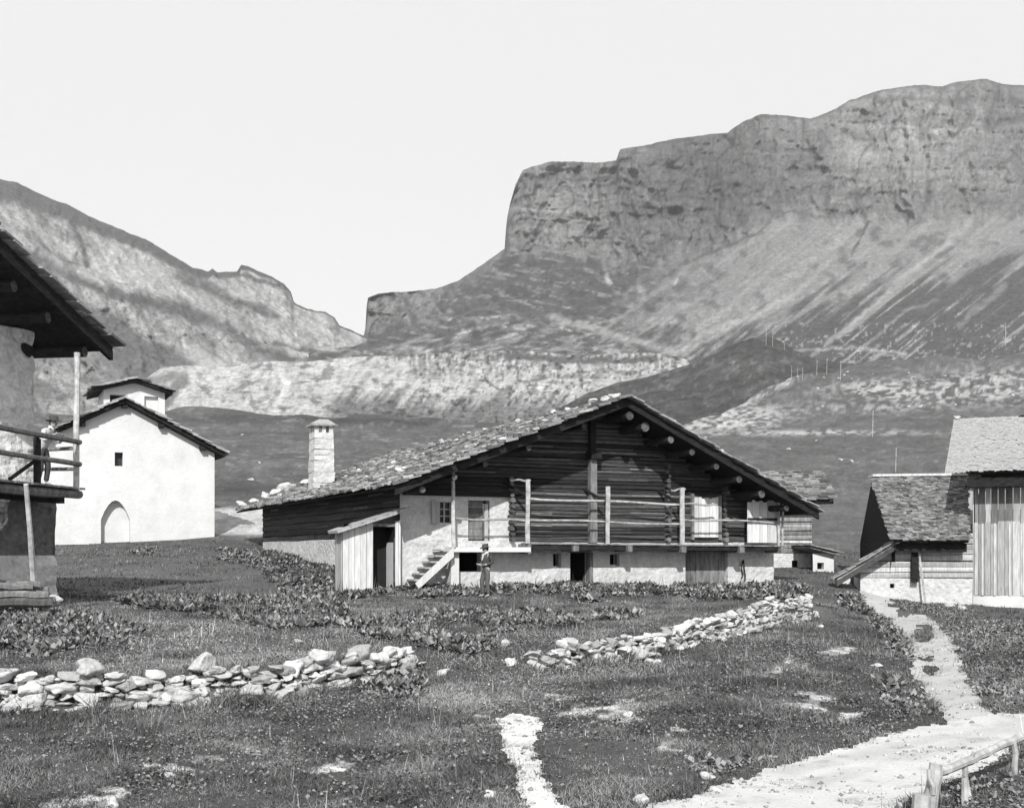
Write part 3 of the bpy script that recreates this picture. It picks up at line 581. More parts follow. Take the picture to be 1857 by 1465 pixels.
# crossed log ends
for (px_, zt_) in ((925, 868), (1207, 850), (1311, 885)):
    mb = MB(); u_, _ = fac(px_, 930); z = zdk+.02; zt = fac(px_, zt_)[1]
    while z < zt: h_ = rnd.uniform(.15, .22); mb.bar(W(u_+rnd.uniform(-.03, .03), .05, z+h_/2), W(u_+rnd.uniform(-.04, .04), -rnd.uniform(.16, .34), z+h_/2), h_*.46, 7, tone=rnd.uniform(.8, 3.0)); z += h_
    mb.build('log_ends', M['log'], H1)
# posts on the gable
mb = MB(); u_, _ = fac(1070, 900); mb.box(W, u_-.13, u_+.13, -.3, -.06, zdk-.0, fac(1070, 832, -.3)[1], 1.0, .01)
mb.build('gable_post', M['wood'], H1)
mb = MB(); mb.box(W, u_-.2, u_+.2, -.5, -.02, fac(1070, 832, -.3)[1], fac(1070, 818, -.3)[1], 1, .03); mb.box(W, u_-.11, u_+.11, -.25, -.05, fac(1070, 818)[1], zroof(u_)-.35); mb.build('shaded_post_top', M['darkwood'], H1)  # post continues upward; roof shade put into its darker wood
mb = MB(); mb.box(W, 0.1, uM+.1, -.12, .1, zM-.09, zM+.12, 1, .01); mb.build('wall_plate', M['darkwood'], H1)
# roof
Uv = (W(0, 1, 0)-W(0, 0, 0)).normalized()
PL = W(uE, VF, zE); PRg = W(uR, VF, zR); PR = W(uE2, VF, zE2)
RL = (PRg-PL); runL = RL.length; RL.normalize(); RR = (PRg-PR); runR = RR.length; RR.normalize()
mb = MB(); slates(mb, PL, Uv, RL, VB-VF, runL, w=.42, row=.27, th=.06, rag=.26, lo=.4, hi=1.6); slates(mb, PR, Uv, RR, VB-VF, runR, w=.5, row=.34, rag=.2)
roof = mb.build('roof', M['slate'], H1)
mb = MB(); LV = Uv*(VB-VF)
slab(mb, PL, PRg, PRg+LV, PL+LV, .07); slab(mb, PRg+RL*.02, PR, PR+LV, PRg+LV+RL*.02, .07)
mb.build('roof_boards', M['darkwood'], H1)
mb = MB(); dn = Vector((0, 0, -.12)); 
for a, b in ((PL, PRg), (PR, PRg)):
    mb.hexa([a+dn*2.3, b+dn*2.3, b+dn*2.3+Uv*.1, a+dn*2.3+Uv*.1, a+dn*.7, b+dn*.7, b+dn*.7+Uv*.1, a+dn*.7+Uv*.1])
mb.build('verge_board', M['darkwood'], H1)
for px_, sz in ((763, .11), (820, .1), (880, .09), (955, .09), (1060, .1), (1137, .15), (1168, .17), (1212, .13), (1251, .12), (1295, .12), (1335, .13), (1378, .15), (1424, .12)):
    u_, _ = fac(px_, 900, VF+.35); zz = zroof(u_)-.32-sz; mb = MB()
    mb.bar(W(u_, .1, zz), W(u_, VF+rnd.uniform(.12, .4), zz-.02), sz, 8, tone=1.5); mb.t[-1] = mb.t[-2] = rnd.uniform(2.5, 6.5); mb.build('purlin', M['darkwood'], H1)  # end caps paler, painted as if caught by the sun
def on_roof(u, v, dz=0): return W(u, v, zroof(u)+dz)
# chimney
def roofhit(px, py):
    best = None
    for v in np.linspace(VF, VB, 400):
        u, z = fac(px, py, v)
        if u <= uR and abs(z-zroof(u)) < .06: best = (u, v); break
    return best
cu, cv = roofhit(583, 884) or (0.5, 14)
yc = W(cu, cv, 0).y; hc = (884-782)*yc/F; wc = 38*yc/F/2
mb = MB(); n = 12; zb = zroof(cu)-.5
for k_ in range(n):
    za = zb+(hc+.45)*k_/n; zc_ = zb+(hc+.45)*(k_+1)/n; s1 = wc*(1.06-.16*k_/n); mb.box(W, cu-s1, cu+s1, cv-s1, cv+s1, za+.001, zc_, rnd.uniform(.9, 1.05), .025)
ch = mb.build('chimney', M['rubble'], H1)
zt = zb+hc+.45
for a, b in ((-1, -1), (1, -1), (1, 1), (-1, 1), (0, -1), (-1, 0)):
    mb = MB(); mb.box(W, cu+a*wc*.7-.09, cu+a*wc*.7+.09, cv+b*wc*.7-.09, cv+b*wc*.7+.09, zt, zt+.3); mb.build('cap_pier', M['rubble'], ch)
mb = MB(); mb.box(W, cu-wc*1.25, cu+wc*1.25, cv-wc*1.25, cv+wc*1.25, zt+.3, zt+.38, 1, .02)
s1 = wc*1.15; mb.hexa([W(cu-s1, cv-s1, zt+.38), W(cu+s1, cv-s1, zt+.38), W(cu+s1, cv+s1, zt+.38), W(cu-s1, cv+s1, zt+.38), W(cu-.2, cv-s1*.8, zt+.6), W(cu+.2, cv-s1*.8, zt+.6), W(cu+.2, cv+s1*.8, zt+.6), W(cu-.2, cv+s1*.8, zt+.6)], 1.4); mb.build('cap', M['slate'], ch)
VD = -0.82
# windows, doors
mb = MB(); a, b, c, d = win; mb.face([W(a, .2, c), W(b, .2, c), W(b, .2, d), W(a, .2, d)]); wn = mb.build('window', M['glass'], H1)
mb = MB()
for q in (0, .5, 1): mb.box(W, a+(b-a)*q-.025, a+(b-a)*q+.025, .13, .17, c, d)
for q in (0, .33, .66, 1): mb.box(W, a, b, .135, .165, c+(d-c)*q-.02, c+(d-c)*q+.02)
mb.build('frame', M['board'], wn)
mb = MB(); sa, sb = fac(781, 930)[0], fac(796, 930)[0]; planks_v(mb, W, sa, sb, c-.02, d+.02, -.07, .16, .03, .1); mb.build('shutter', M['board'], H1)
mb = MB(); a, b, c, d = dor; planks_h(mb, W, a, b-.18, c, d, .22, .24, .04, .5); mb.build('door', M['wood'], H1)
mb = MB(); mb.box(W, b-.18, b-.05, .02, .12, c+.1, d-.12); mb.build('door_jamb', M['board'], H1)
mb = MB(); a, b, c, d = d2; planks_v(mb, W, a, b, c, d-.02, .2, .2, .03, .3); mb.build('barn_door', M['wood'], H1)
mb = MB()
for a, b, z0, z1 in ((fac(1256, 940)[0], fac(1300, 940)[0], fac(1275, 974)[1], fac(1275, 903)[1]), (fac(1355, 940, VD+.2)[0], fac(1410, 940, VD+.2)[0], zdk+.02, fac(1380, 909, VD+.2)[1])):
    mb = MB(); planks_v(mb, W, a, b, z0, z1, -.08 if z0 > zdk+.05 else VD+.2, .17, .03, .25, uneven=.05); dd_ = mb.build('door', M['pale'], H1)
    if z0 > zdk+.05:
        mb = MB(); mb.box(W, a-.12, a-.01, -.14, -.04, z0-.1, z1+.15); mb.build('frame', M['wood'], dd_); mb = MB(); mb.box(W, b+.01, b+.13, -.14, -.04, z0-.1, z1+.1); mb.build('frame', M['wood'], dd_)
    else:
        mb = MB(); mb.box(W, a, b, VD+.12, VD+.165, z0+.85, z0+.93); mb.build('crossbar', M['darkwood'], dd_)
# small deep shutters by the low windows
for q in (w1, w2):
    mb = MB(); mb.box(W, q[1]-.07, q[1]+.03, -.05, .1, q[2]-.05, q[3]+.02); mb.build('window_jamb', M['wood'], H1)
mb = MB(); mb.box(W, d1[0]-.05, d1[1]+.05, -.04, .3, d1[3]-.02, d1[3]+.14); mb.box(W, d1[1]-.02, d1[1]+.12, -.05, .25, d1[2], d1[3]-.02); mb.build('door_frame', M['wood'], H1)
mb = MB(); mb.box(W, d2[0]-.1, d2[1]+.1, -.03, .3, d2[3], d2[3]+.16); mb.build('door_lintel', M['darkwood'], H1)
# landing and balcony
VD = -0.82; ul, zl = fac(822, 993, VD); um_ = fac(957, 990, VD)[0]; ue_ = fac(1421, 990, VD)[0]
def zdeck(u): p = (u-um_)/(ue_-um_); return fac(957, 984, VD)[1]*(1-p)+fac(1421, 989, VD)[1]*p
mb = MB(); mb.box(W, ul, um_+.09, VD-.05, -.02, zl-.14, zl+.02, 1, .0); mb.build('landing', M['plaster'], H1)
mb = MB(); mb.box(W, um_+.0, um_+.12, VD-.03, -.05, zl-.2, zdeck(um_)-.04); mb.build('landing_gap_stop', M['wood'], H1)  # block added to stop sunlight leaking between landing and deck
mb = MB(); mb.box(W, ul+.02, ul+.3, VD+.2, -.02, GZ, zl-.15, .95, .02); mb.build('landing_support', M['plaster'], H1)
mb = MB(); u = um_+.095
while u < ue_-.1:
    ww = rnd.uniform(.2, .3); mb.box(W, u, u+ww-.002, VD-rnd.uniform(0, .06), -.06, zdeck(u)-.05, zdeck(u)+.0, rnd.uniform(.8, 1.3)); u += ww
mb.build('balcony_deck', M['wood'], H1)
mb = MB(); mb.box(W, um_+.06, ue_-.1, VD+.02, VD+.12, zdeck(ue_)-.2, zdeck(um_)-.07, 1, .02); mb.build('edge_beam', M['darkwood'], H1)
for px_ in (1042, 1140, 1237, 1343, 1416):
    u_, _ = fac(px_, 990, VD); mb = MB(); mb.box(W, u_-.1, u_+.1, VD-.12, .1, zdeck(max(u_, um_))-.28, zdeck(max(u_, um_))-.07, rnd.uniform(.8, 1.2), .01); mb.build('deck_beam', M['wood'], H1)
for px_, yt, wd_ in ((957, 869, .085), (1102, 882, .085), (1237, 884, .095), (1412, 911, .05), (1419, 911, .045)):
    u_, z1 = fac(px_, yt, VD+.02); mb = MB(); mb.bar(W(u_, VD+.02, zdeck(u_)-.02), W(u_+.01, VD+.02, z1), wd_, 7, segs=4, wob=.008, tone=1.05); mb.build('balcony_post', M['rail'], H1)
u_, z1 = fac(820, 853, VD+.02); mb = MB(); mb.bar(W(u_+.05, VD-.02, zl), W(u_, VD-.02, z1), .075, 7, segs=5, wob=.012, tone=1.1, r2=.06); mb.build('tall_post', M['rail'], H1)
def rail(pa, pb, r, v=VD+.1, name='rail', wob=.015, m='rail'):
    a = W(*((lambda q: (q[0], v, q[1]))(fac(*pa, v)))); b = W(*((lambda q: (q[0], v, q[1]))(fac(*pb, v)))); mb = MB()
    mb.bar(a, b, r*.85, 6, segs=12, wob=wob*1.8, tone=rnd.uniform(.7, 1.05)); return mb.build(name, M[m], H1)
rail((957, 904), (1238, 915), .05); rail((1238, 914), (1300, 915), .04); rail((826, 940), (957, 944), .045); rail((957, 943), (1238, 950), .04); rail((1238, 942), (1412, 947), .045)
rail((925, 871), (962, 871), .045, VD+.1); rail((1217, 889), (1243, 887), .04, VD+.1)
for px_, yt in ((957, 871), (1102, 883), (1237, 887)):
    u_, z1 = fac(px_, yt, VD); mb = MB(); mb.bar(W(u_, VD+.05, z1-.55), W(u_-.55, -.05, z1-.03), .05, 6, tone=.8); mb.build('post_brace', M['darkwood'], H1)
# stairs
VS = VD-.1; ua, za_ = fac(765, 1062, VS); ub, zb_ = fac(824, 993, VS); mb = MB()
for vv in (VS, VS+.85): mb.hexa([W(ua-.1, vv, za_-.1), W(ub-.02, vv, zb_-.3), W(ub-.02, vv+.06, zb_-.3), W(ua-.1, vv+.06, za_-.1), W(ua-.22, vv, za_+.08), W(ub-.02, vv, zb_+.02), W(ub-.02, vv+.06, zb_+.02), W(ua-.22, vv+.06, za_+.08)])
stair = mb.build('stairs', M['pale'], H1)
for k_ in range(6):
    q = (k_+.5)/6.3; u_ = ua+(ub-ua)*q; z_ = za_+(zb_-za_)*q; mb = MB(); mb.box(W, u_-.32, u_+.06, VS-.0+.07, VS+.84, z_+.06, z_+.11); mb.build('tread', M['board'], stair)
# harness hanging by the barn door
u_, z1 = fac(1344, 1015); mb = MB()
pts = [(0, 0), (-.08, -.3), (.0, -.55), (-.12, -.8), (-.15, -1.0), (.08, -.95), (.1, -.6), (.05, -.3), (.02, 0)]
for (a1, b1), (a2, b2) in zip(pts[:-1], pts[1:]): mb.bar(W(u_+a1, -.12, z1+b1), W(u_+a2, -.12, z1+b2), .026, 5)
o = mb.build('harness', M['darkwood'], None, origin=W(u_, -.12, z1)); tag(o, 'dark leather harness hanging on the white wall right of the barn door', 'harness')
# shed at the corner
VSh = -.35; u0, _ = fac(621, 1000, VSh); ud0 = fac(676, 1000, VSh)[0]; ud1 = fac(716, 1000, VSh)[0]; us1 = fac(726, 1000, VSh)[0]
zA = fac(612, 964, VSh-.35)[1]; uA = fac(612, 964, VSh-.35)[0]; uB, zB = fac(741, 923, VSh-.35)
SH = thing('shed', W(u0, VSh, fz(u0, VSh)), 'small pale board shed with open doorway at the left corner of the chalet', 'shed')
zs = lambda u: zA+(u-uA)*(zB-zA)/(uB-uA)
mb = MB(); planks_v(mb, W, u0, ud0, GZ, 0, VSh, .2, .03, .07, ztop=lambda u: zs(u)-.08); planks_v(mb, W, ud1, us1, GZ, 0, VSh, .14, .03, .1, ztop=lambda u: zs(u)-.3); mb.build('front_boards', M['pale'], SH)
mb = MB(); Wt = lambda a, b, z: W(u0+b, a, z); planks_v(mb, Wt, VSh, .45, GZ, zs(u0)-.08, 0, .2, .03, .2); mb.build('side_boards', M['board'], SH)
mb = MB(); hollow(mb, W, u0+.06, us1-.22, VSh+.02, .42, GZ, zs(ud0)-.15); mb.build('dark_interior', M['black'], SH)
mb = MB(); mb.face([W(us1-.235, VSh+.02, GZ), W(us1-.235, .4, GZ), W(us1-.235, .4, .3), W(us1-.235, VSh+.02, .3)]); mb.build('inner_wall', M['plaster'], SH)
mb = MB(); mb.box(W, ud0-.02, us1, VSh-.03, VSh+.05, zs(ud0)-.22, zs(ud0)-.12); mb.build('lintel', M['wood'], SH)
mb = MB(); A_, B_ = W(uA, VSh-.35, zA), W(uB, VSh-.35, zB); U2 = (W(0, 1, 0)-W(0, 0, 0)); R2 = (B_-A_); rl = R2.length; R2.normalize()
slab(mb, A_, B_, B_+U2*1.1, A_+U2*1.1, .05); q = 0.0
while q < rl: mb.hexa([A_+R2*q, A_+R2*(q+.5), A_+R2*(q+.5)+U2*1.15, A_+R2*q+U2*1.15]+[p+Vector((0, 0, .04+rnd.uniform(0, .03))) for p in (A_+R2*q, A_+R2*(q+.5), A_+R2*(q+.5)+U2*1.15, A_+R2*q+U2*1.15)], rnd.uniform(.8, 1.2)); q += .42
mb.build('roof', M['board'], SH)

# roof stones
RL_ = 'pale rounded boulder weighing down the stone-slab roof of the big chalet'
def rstone(u, v, s, lab=RL_, grp='boulders on the big chalet roof'):
    p = on_roof(u, v, .09+s*.35); r = Rocks(); r.add(tuple(p), (s, s*.8, s*.55), rot=rnd.uniform(0, 3), blocky=2.4, tone=1.1); o = r.build('roof_stone', None, origin=p); tag(o, lab, 'stone', grp)
for px_, py_, s in ((519, 886, .62), (502, 898, .4), (462, 910, .4), (440, 918, .5), (425, 926, .45), (553, 874, .4), (620, 846, .33), (645, 838, .3), (656, 834, .3), (676, 824, .45), (700, 817, .4), (727, 804, .35), (480, 904, .45), (428, 922, .4)):
    for v in np.linspace(VB-.4, VF+.3, 300):
        u, z = fac(px_, py_+6, v)
        if uE < u < uR and abs(z-zroof(u)) < .1: rstone(u, v, s); break
for q in range(26): rstone(rnd.uniform(uE+.5, uR-.4), rnd.uniform(VF+.4, VB-.5), rnd.uniform(.1, .2))
rstone(uR-.25, VF+.4, .28, 'pale flat boulder at the very peak of the big chalet gable', None); rstone(uR+.35, VF+.3, .3, 'pale boulder just right of the peak on the gable edge', None)
for px_, s in ((1074, .3), (1100, .25), (1030, .2), (1005, .22), (940, .2), (880, .18), (850, .2), (800, .18)):
    for v in np.linspace(VF, VB, 200):
        u, z = fac(px_, 0, v)
        if u <= uR-.1 and u > uR-.35: rstone(u, v, s); break
for q in (1.2, 2.1, 4.1, 5.9, 7.6): rstone(uR+q, VF+.3, .22, 'pale stone lying along the right gable edge of the big chalet roof', 'stones along the right gable edge')

# ================================================================== chapel
cW, cfac = frame((225-CX)*60/F, 60.0, .9, .43)
ca, cza = cfac(225, 733); cl_, czl = cfac(66, 783); cr_, czr = cfac(389, 822); cl_ = -cr_*.98
slc = (cza-czr)/(cr_-ca); CZB = -.6; Lc = 9.0
CH = thing('chapel', cW(0, 0, .4), 'white plastered chapel with a pointed blocked arch and small window, behind the left house', 'chapel')
zc = lambda u: cza-abs(u-ca)*slc
sw = (*sorted((cfac(208, 850)[0], cfac(223, 850)[0])), cfac(215, 845)[1], cfac(215, 820)[1])
da, db = cfac(183, 950)[0], cfac(236, 950)[0]; dt = cfac(211, 907)[1]; dh = cfac(183, 942)[1]; dm = (da+db)/2
mb = MB(); ua_ = list(np.linspace(cl_, da, 9))[:-1]+list(np.linspace(da, db, 9))+list(np.linspace(db, cr_, 10))[1:]
def arch(u): 
    if u <= da or u >= db: return dh
    t = 1-abs(u-dm)/((db-da)/2); return dh+(dt-dh)*math.sin(t*math.pi/2)**.85
for a, b in zip(ua_[:-1], ua_[1:]):
    ind = da-1e-6 <= a and b <= db+1e-6
    z0a, z0b = (arch(a), arch(b)) if ind else (CZB, CZB)
    for lo_, hi_ in (((sw[2], sw[3])),): pass
    if not ind: mb.face([cW(a, 0, CZB), cW(b, 0, CZB), cW(b, 0, dh), cW(a, 0, dh)]); z0a = z0b = dh
    us_ = [a, b]
    for c_ in (sw[0], sw[1]):
        if a < c_ < b: us_.append(c_)
    us_ = sorted(us_)
    for p, q in zip(us_[:-1], us_[1:]):
        fa = lambda x: z0a+(z0b-z0a)*(x-a)/(b-a)
        if sw[0]-1e-6 <= p and q <= sw[1]+1e-6:
            mb.face([cW(p, 0, fa(p)), cW(q, 0, fa(q)), cW(q, 0, sw[2]), cW(p, 0, sw[2])]); mb.face([cW(p, 0, sw[3]), cW(q, 0, sw[3]), cW(q, 0, zc(q)), cW(p, 0, zc(p))])
        else:
            mb.face([cW(p, 0, fa(p)), cW(q, 0, fa(q)), cW(q, 0, zc(q)), cW(p, 0, zc(p))])
    if ind: mb.face([cW(a, 0, arch(a)), cW(b, 0, arch(b)), cW(b, .45, arch(b)), cW(a, .45, arch(a))])
for u_ in (da, db): mb.face([cW(u_, 0, CZB), cW(u_, .45, CZB), cW(u_, .45, dh), cW(u_, 0, dh)])
for p, q in (((sw[0], sw[2]), (sw[0], sw[3])), ((sw[1], sw[2]), (sw[1], sw[3])), ((sw[0], sw[2]), (sw[1], sw[2])), ((sw[0], sw[3]), (sw[1], sw[3]))): mb.face([cW(p[0], 0, p[1]), cW(q[0], 0, q[1]), cW(q[0], .4, q[1]), cW(p[0], .4, p[1])])
for u_ in (cl_, cr_): mb.face([cW(u_, 0, CZB), cW(u_, Lc, CZB), cW(u_, Lc, zc(u_)), cW(u_, 0, zc(u_))])
mb.face([cW(cl_, Lc, CZB), cW(cr_, Lc, CZB), cW(cr_, Lc, zc(cr_)), cW(ca, Lc, cza), cW(cl_, Lc, zc(cl_))])
mb.build('wall', M['plaster'], CH)
mb = MB(); mb.face([cW(da, .45, CZB), cW(db, .45, CZB), cW(db, .45, dt), cW(da, .45, dt)]); mb.build('blocked_doorway', M['plaster'], CH)
mb = MB(); mb.face([cW(sw[0], .4, sw[2]), cW(sw[1], .4, sw[2]), cW(sw[1], .4, sw[3]), cW(sw[0], .4, sw[3])]); mb.build('window', M['glass'], CH)
uv = (cW(0, 1, 0)-cW(0, 0, 0)); ov = -.55; eo = .55
for q in (-1, 1):
    pass
A1 = cW(cl_-eo, ov, zc(cl_-eo)+.2); A2 = cW(ca, ov, cza+.2); A3 = cW(cr_+eo, ov, zc(cr_+eo)+.2); mb = MB(); Rr = A2-A1; l1 = Rr.length; Rr.normalize(); slates(mb, A1, uv, Rr, Lc+1, l1, w=.5, row=.38, rag=.2, th=.08, lo=.6, hi=1.7)
Rr = A2-A3; l1 = Rr.length; Rr.normalize(); slates(mb, A3, uv, Rr, Lc+1, l1, w=.5, row=.38, rag=.2, th=.08, lo=.6, hi=1.7); mb.build('roof', M['slate'], CH)
mb = MB(); slab(mb, A1, A2, A2+uv*(Lc+1), A1+uv*(Lc+1), .14); slab(mb, A2, A3, A3+uv*(Lc+1), A2+uv*(Lc+1), .14)
mb.build('roof_boards', M['darkwood'], CH)
for u_ in (ca, cfac(150, 780, -.3)[0], cfac(293, 780, -.3)[0], cfac(368, 810, -.3)[0], cfac(88, 780, -.3)[0]):
    mb = MB(); mb.box(cW, u_-.14, u_+.14, -.42, .1, zc(u_)-.22, zc(u_)+.02); mb.build('purlin', M['darkwood'], CH)
# belfry behind
bW, bfac = frame((238-CX)*67/F, 67.0, .9, .43)
b0, b1 = bfac(188, 730)[0], bfac(299, 730)[0]; bzt = bfac(238, 690)[1]; bzb = 2.0; bc = (b0+b1)/2; bze = bfac(299, 712)[1]; bs = (bzt-bze)/(b1+.3-bc)
BT = thing('bell_tower', bW(bc, 0, .4), 'squat white bell tower with arched openings and flat stone roof showing above the chapel', 'bell tower')
mb = MB(); zh = bfac(240, 745)[1]; oz = bfac(240, 717)[1]
ops = [(b0+.35, b0+1.25, zh, oz), (bc+.55, bc+1.35, zh, oz)]
holewall(mb, bW, b0, b1, bzb-2, bze+.1, ops, depth=.5, amp=.03)
mb.face([bW(b0, 0, bze+.1), bW(b1, 0, bze+.1), bW(bc, 0, bzt-.15)])
for u_ in (b0, b1): mb.face([bW(u_, 0, -1), bW(u_, 3, -1), bW(u_, 3, bze), bW(u_, 0, bze)])
mb.face([bW(b0, 3, -1), bW(b1, 3, -1), bW(b1, 3, bze), bW(b0, 3, bze)])
mb.build('wall', M['plaster'], BT)
mb = MB(); a_, b_, c_, d_ = ops[0]; mb.face([bW(a_, .5, c_), bW(b_, .5, c_), bW(b_, .5, d_), bW(a_, .5, d_)]); mb.build('bell_opening', M['black'], BT)
mb = MB(); a_, b_, c_, d_ = ops[1]; mb.face([bW(a_, .25, c_), bW(b_, .25, c_), bW(b_, .25, d_), bW(a_, .25, d_)]); mb.build('walled_opening', M['plaster'], BT)
zbf = lambda u: bzt-abs(u-bc)*bs
B1_, B2_, B3_ = bW(b0-.65, -.6, zbf(b0-.65)), bW(bc, -.6, bzt), bW(b1+.4, -.6, zbf(b1+.4)); buv = bW(0, 1, 0)-bW(0, 0, 0)
mb = MB()
for a_ in (B1_, B3_): Rr = B2_-a_; l1 = Rr.length; Rr.normalize(); slates(mb, a_, buv, Rr, 4.2, l1, w=.5, row=.4, rag=.2, th=.08, lo=.6, hi=1.5)
mb.build('roof', M['slate'], BT); mb = MB(); slab(mb, B1_, B2_, B2_+buv*4.2, B1_+buv*4.2, .12); slab(mb, B2_, B3_, B3_+buv*4.2, B2_+buv*4.2, .12); mb.build('roof_boards', M['darkwood'], BT)

# ================================================================== left house with balcony
# u runs along the balcony towards the camera side, v towards the house
p0 = P(140, 0, 30); dl = Vector((-.145, -.989))
def lW(u, v, z): return Vector((p0.x+dl.x*u+dl.y*v, p0.y+dl.y*u-dl.x*v, EYE+z))       # v>0 goes left (into the house)
LHs = thing('house', lW(2, 2, -1.3), 'rough stone house with a timber balcony and overhanging slab roof at the left edge', 'house')
zd = 1.68
mb = MB(); Wl = lambda a, b, z: lW(a, b, z)
def turned(u0, v0):
    c = lW(u0, v0, 0); e = Vector((-.5, -.866, 0))
    return lambda a, b, z: Vector((c.x+e.x*a+e.y*b, c.y+e.y*a-e.x*b, EYE+z))
Wu = turned(-.35, 1.45); Wlo = turned(-.6, .98)
holewall(mb, Wu, 0, 6, zd-.1, 5.9, [], v=0, step=.14, amp=.13)
mb.face([Wu(0, 0, zd), Wu(0, 7, zd), Wu(0, 7, 5.2), Wu(0, 0, 5.2)])
mb.build('upper_wall', M['rubble2'], LHs)
mb = MB(); holewall(mb, Wlo, 0, 6, -2.0, -.1, [], v=-.03, step=.14, amp=.13); mb.build('stone_base', M['rubble2'], LHs)
mb = MB(); holewall(mb, Wlo, 0, 6, -.1, zd-.1, [], v=0, step=.14, amp=.10); mb.face([Wlo(0, 0, -2), Wlo(0, 7, -2), Wlo(0, 7, zd-.1), Wlo(0, 0, zd-.1)]); mb.face([Wlo(0, 0, zd-.1), Wlo(0, 7, zd-.1), Wlo(6, 7, zd-.1), Wlo(6, 0, zd-.1)]); mb.build('lower_wall', M['shadewall'], LHs)  # dirty masonry, darkened further to hold the shade under the balcony
# deck
mb = MB(); u = -.1
while u < 9: ww = rnd.uniform(.2, .32); mb.box(Wl, u, u+ww-.015, -.12-rnd.uniform(0, .08), 1.4, zd-.05, zd, rnd.uniform(.7, 1.2)); u += ww
mb.build('balcony_deck', M['wood'], LHs)
mb = MB(); mb.bar(lW(-.15, .02, zd-.17), lW(9, .02, zd-.2), .12, 7, segs=12, wob=.02); mb.build('edge_beam', M['wood'], LHs)
mb = MB(); mb.box(Wl, -.25, 9, .5, .7, zd-.4, zd-.06); mb.build('deck_joist', M['darkwood'], LHs)
mb = MB(); mb.bar(lW(0, .03, zd-.25), lW(-.05, .03, 5.25), .075, 8, segs=6, wob=.012, tone=1.2); mb.build('corner_post', M['rail'], LHs)
for z_, r_ in ((1.2, .07), (.62, .065)):
    mb = MB(); mb.bar(lW(.0, -.08, zd+z_), lW(9, -.06, zd+z_+.06), r_, 6, segs=10, wob=.012, tone=.8); mb.build('rail', M['wood'], LHs)
mb = MB(); mb.box(Wl, 1.75, 1.9, -.02, .1, zd, zd+1.12); mb.build('rail_post', M['darkwood'], LHs)
mb = MB(); mb.bar(lW(1.8, .04, zd+.62), lW(3.0, .04, zd+.04), .05, 5); mb.build('rail_brace', M['darkwood'], LHs)
mb = MB(); a_ = P(47, 878, 26.6); b_ = G(66, 27.8); mb.bar((b_.x, b_.y, b_.z-.1), a_, .075, 7, r2=.06, segs=6, wob=.015, tone=1.15); mb.build('balcony_prop', M['rail'], LHs)
# back and end rail of the balcony
mb = MB(); mb.bar(lW(-.02, .05, zd+1.05), lW(-.02, 1.4, zd+1.0), .05, 6); mb.bar(lW(-.02, .05, zd+.5), lW(-.02, 1.4, zd+.5), .05, 6); mb.build('end_rail', M['wood'], LHs)
# roof: eave far side, rising towards the camera
ru = lambda s: (s)
c0 = P(205, 630, 31.2); c1 = P(0, 432, 27.1); Rd = (c1-c0).normalized(); Ud = Vector((dl.y, -dl.x, 0)).normalized()   # Ud points left
runl = 5.2; run2 = 2.1
mb = MB(); slates(mb, c0, Ud, Rd, 12, runl, w=.55, row=.36, th=.06, rag=.2, lo=.5, hi=1.2); mb.build('roof', M['slate'], LHs)
mb = MB(); slab(mb, c0, c0+Rd*runl, c0+Rd*runl+Ud*12, c0+Ud*12, .12); mb.build('roof_boards', M['darkwood'], LHs)
c2 = c0+Rd*runl; Rd2 = Vector((Rd.x*-1, Rd.y*-1, Rd.z)); c3 = c2+Vector((Rd.x, Rd.y, -Rd.z))*run2
mb = MB(); slab(mb, c2, c3, c3+Ud*12, c2+Ud*12, .12); slates(mb, c3, Ud, Rd2, 12, run2, w=.6, row=.5, th=.06); mb.build('near_roof_slope', M['slate'], LHs)
mb = MB(); mb.hexa([c0+Vector((0, 0, -.35)), c2+Vector((0, 0, -.35)), c2+Vector((0, 0, -.35))+Ud*.12, c0+Vector((0, 0, -.35))+Ud*.12, c0+Vector((0, 0, -.1)), c2+Vector((0, 0, -.1)), c2+Vector((0, 0, -.1))+Ud*.12, c0+Vector((0, 0, -.1))+Ud*.12]); mb.build('verge_board', M['darkwood'], LHs)
for q in (.5, 2.1, 3.45, 4.8):
    a_ = c0+Rd*q+Vector((0, 0, -.38))+Ud*.5; mb = MB(); mb.bar(a_, a_+Ud*5, .15, 8, tone=1.2); mb.t[-1] = mb.t[-2] = 7; mb.build('purlin', M['darkwood'], LHs)  # sunlit purlin ends painted with a brighter cap tone
mb = MB(); a_ = c0+Ud*.75+Vector((0, 0, -.36))
mb.face([Wu(0, .02, 5.1), Wu(6, .02, 5.1), Wu(6, .02, 7.2), Wu(0, .02, 5.5)]); mb.build('gable_boards', M['darkwood'], LHs)
# timber pile
for k_ in range(10):
    row, q = k_//4, k_ % 4; x0_ = -40+rnd.uniform(-10, 20)+row*10; x1_ = 100-row*16+rnd.uniform(-10, 6); dA = 26.5+q*.33+row*.15
    A_ = P(x0_, 1094-row*17-q*3+rnd.uniform(-3, 3), dA); B_ = P(x1_, 1092-row*14-q*3+rnd.uniform(-3, 3), dA+rnd.uniform(.2, .6)); r_ = rnd.uniform(.085, .13)
    mb = MB(); mb.bar(A_, B_, r_, 7, segs=5, wob=.02, tone=rnd.uniform(.35, 1.1)); mb.t[-1] = 1.8
    o = mb.build('timber', M['wood'], None, origin=A_.lerp(B_, .5)); tag(o, 'weathered squared timber in the heap under the balcony at the left edge', 'timber', 'timbers heaped under the left balcony')
r = Rocks(); p = P(92, 1086, 27.4); r.add(tuple(p), (.34, .2, .12), rot=.2); tag(r.build('rock', None, origin=p), 'flat pale stone at the right end of the timber heap', 'rock')

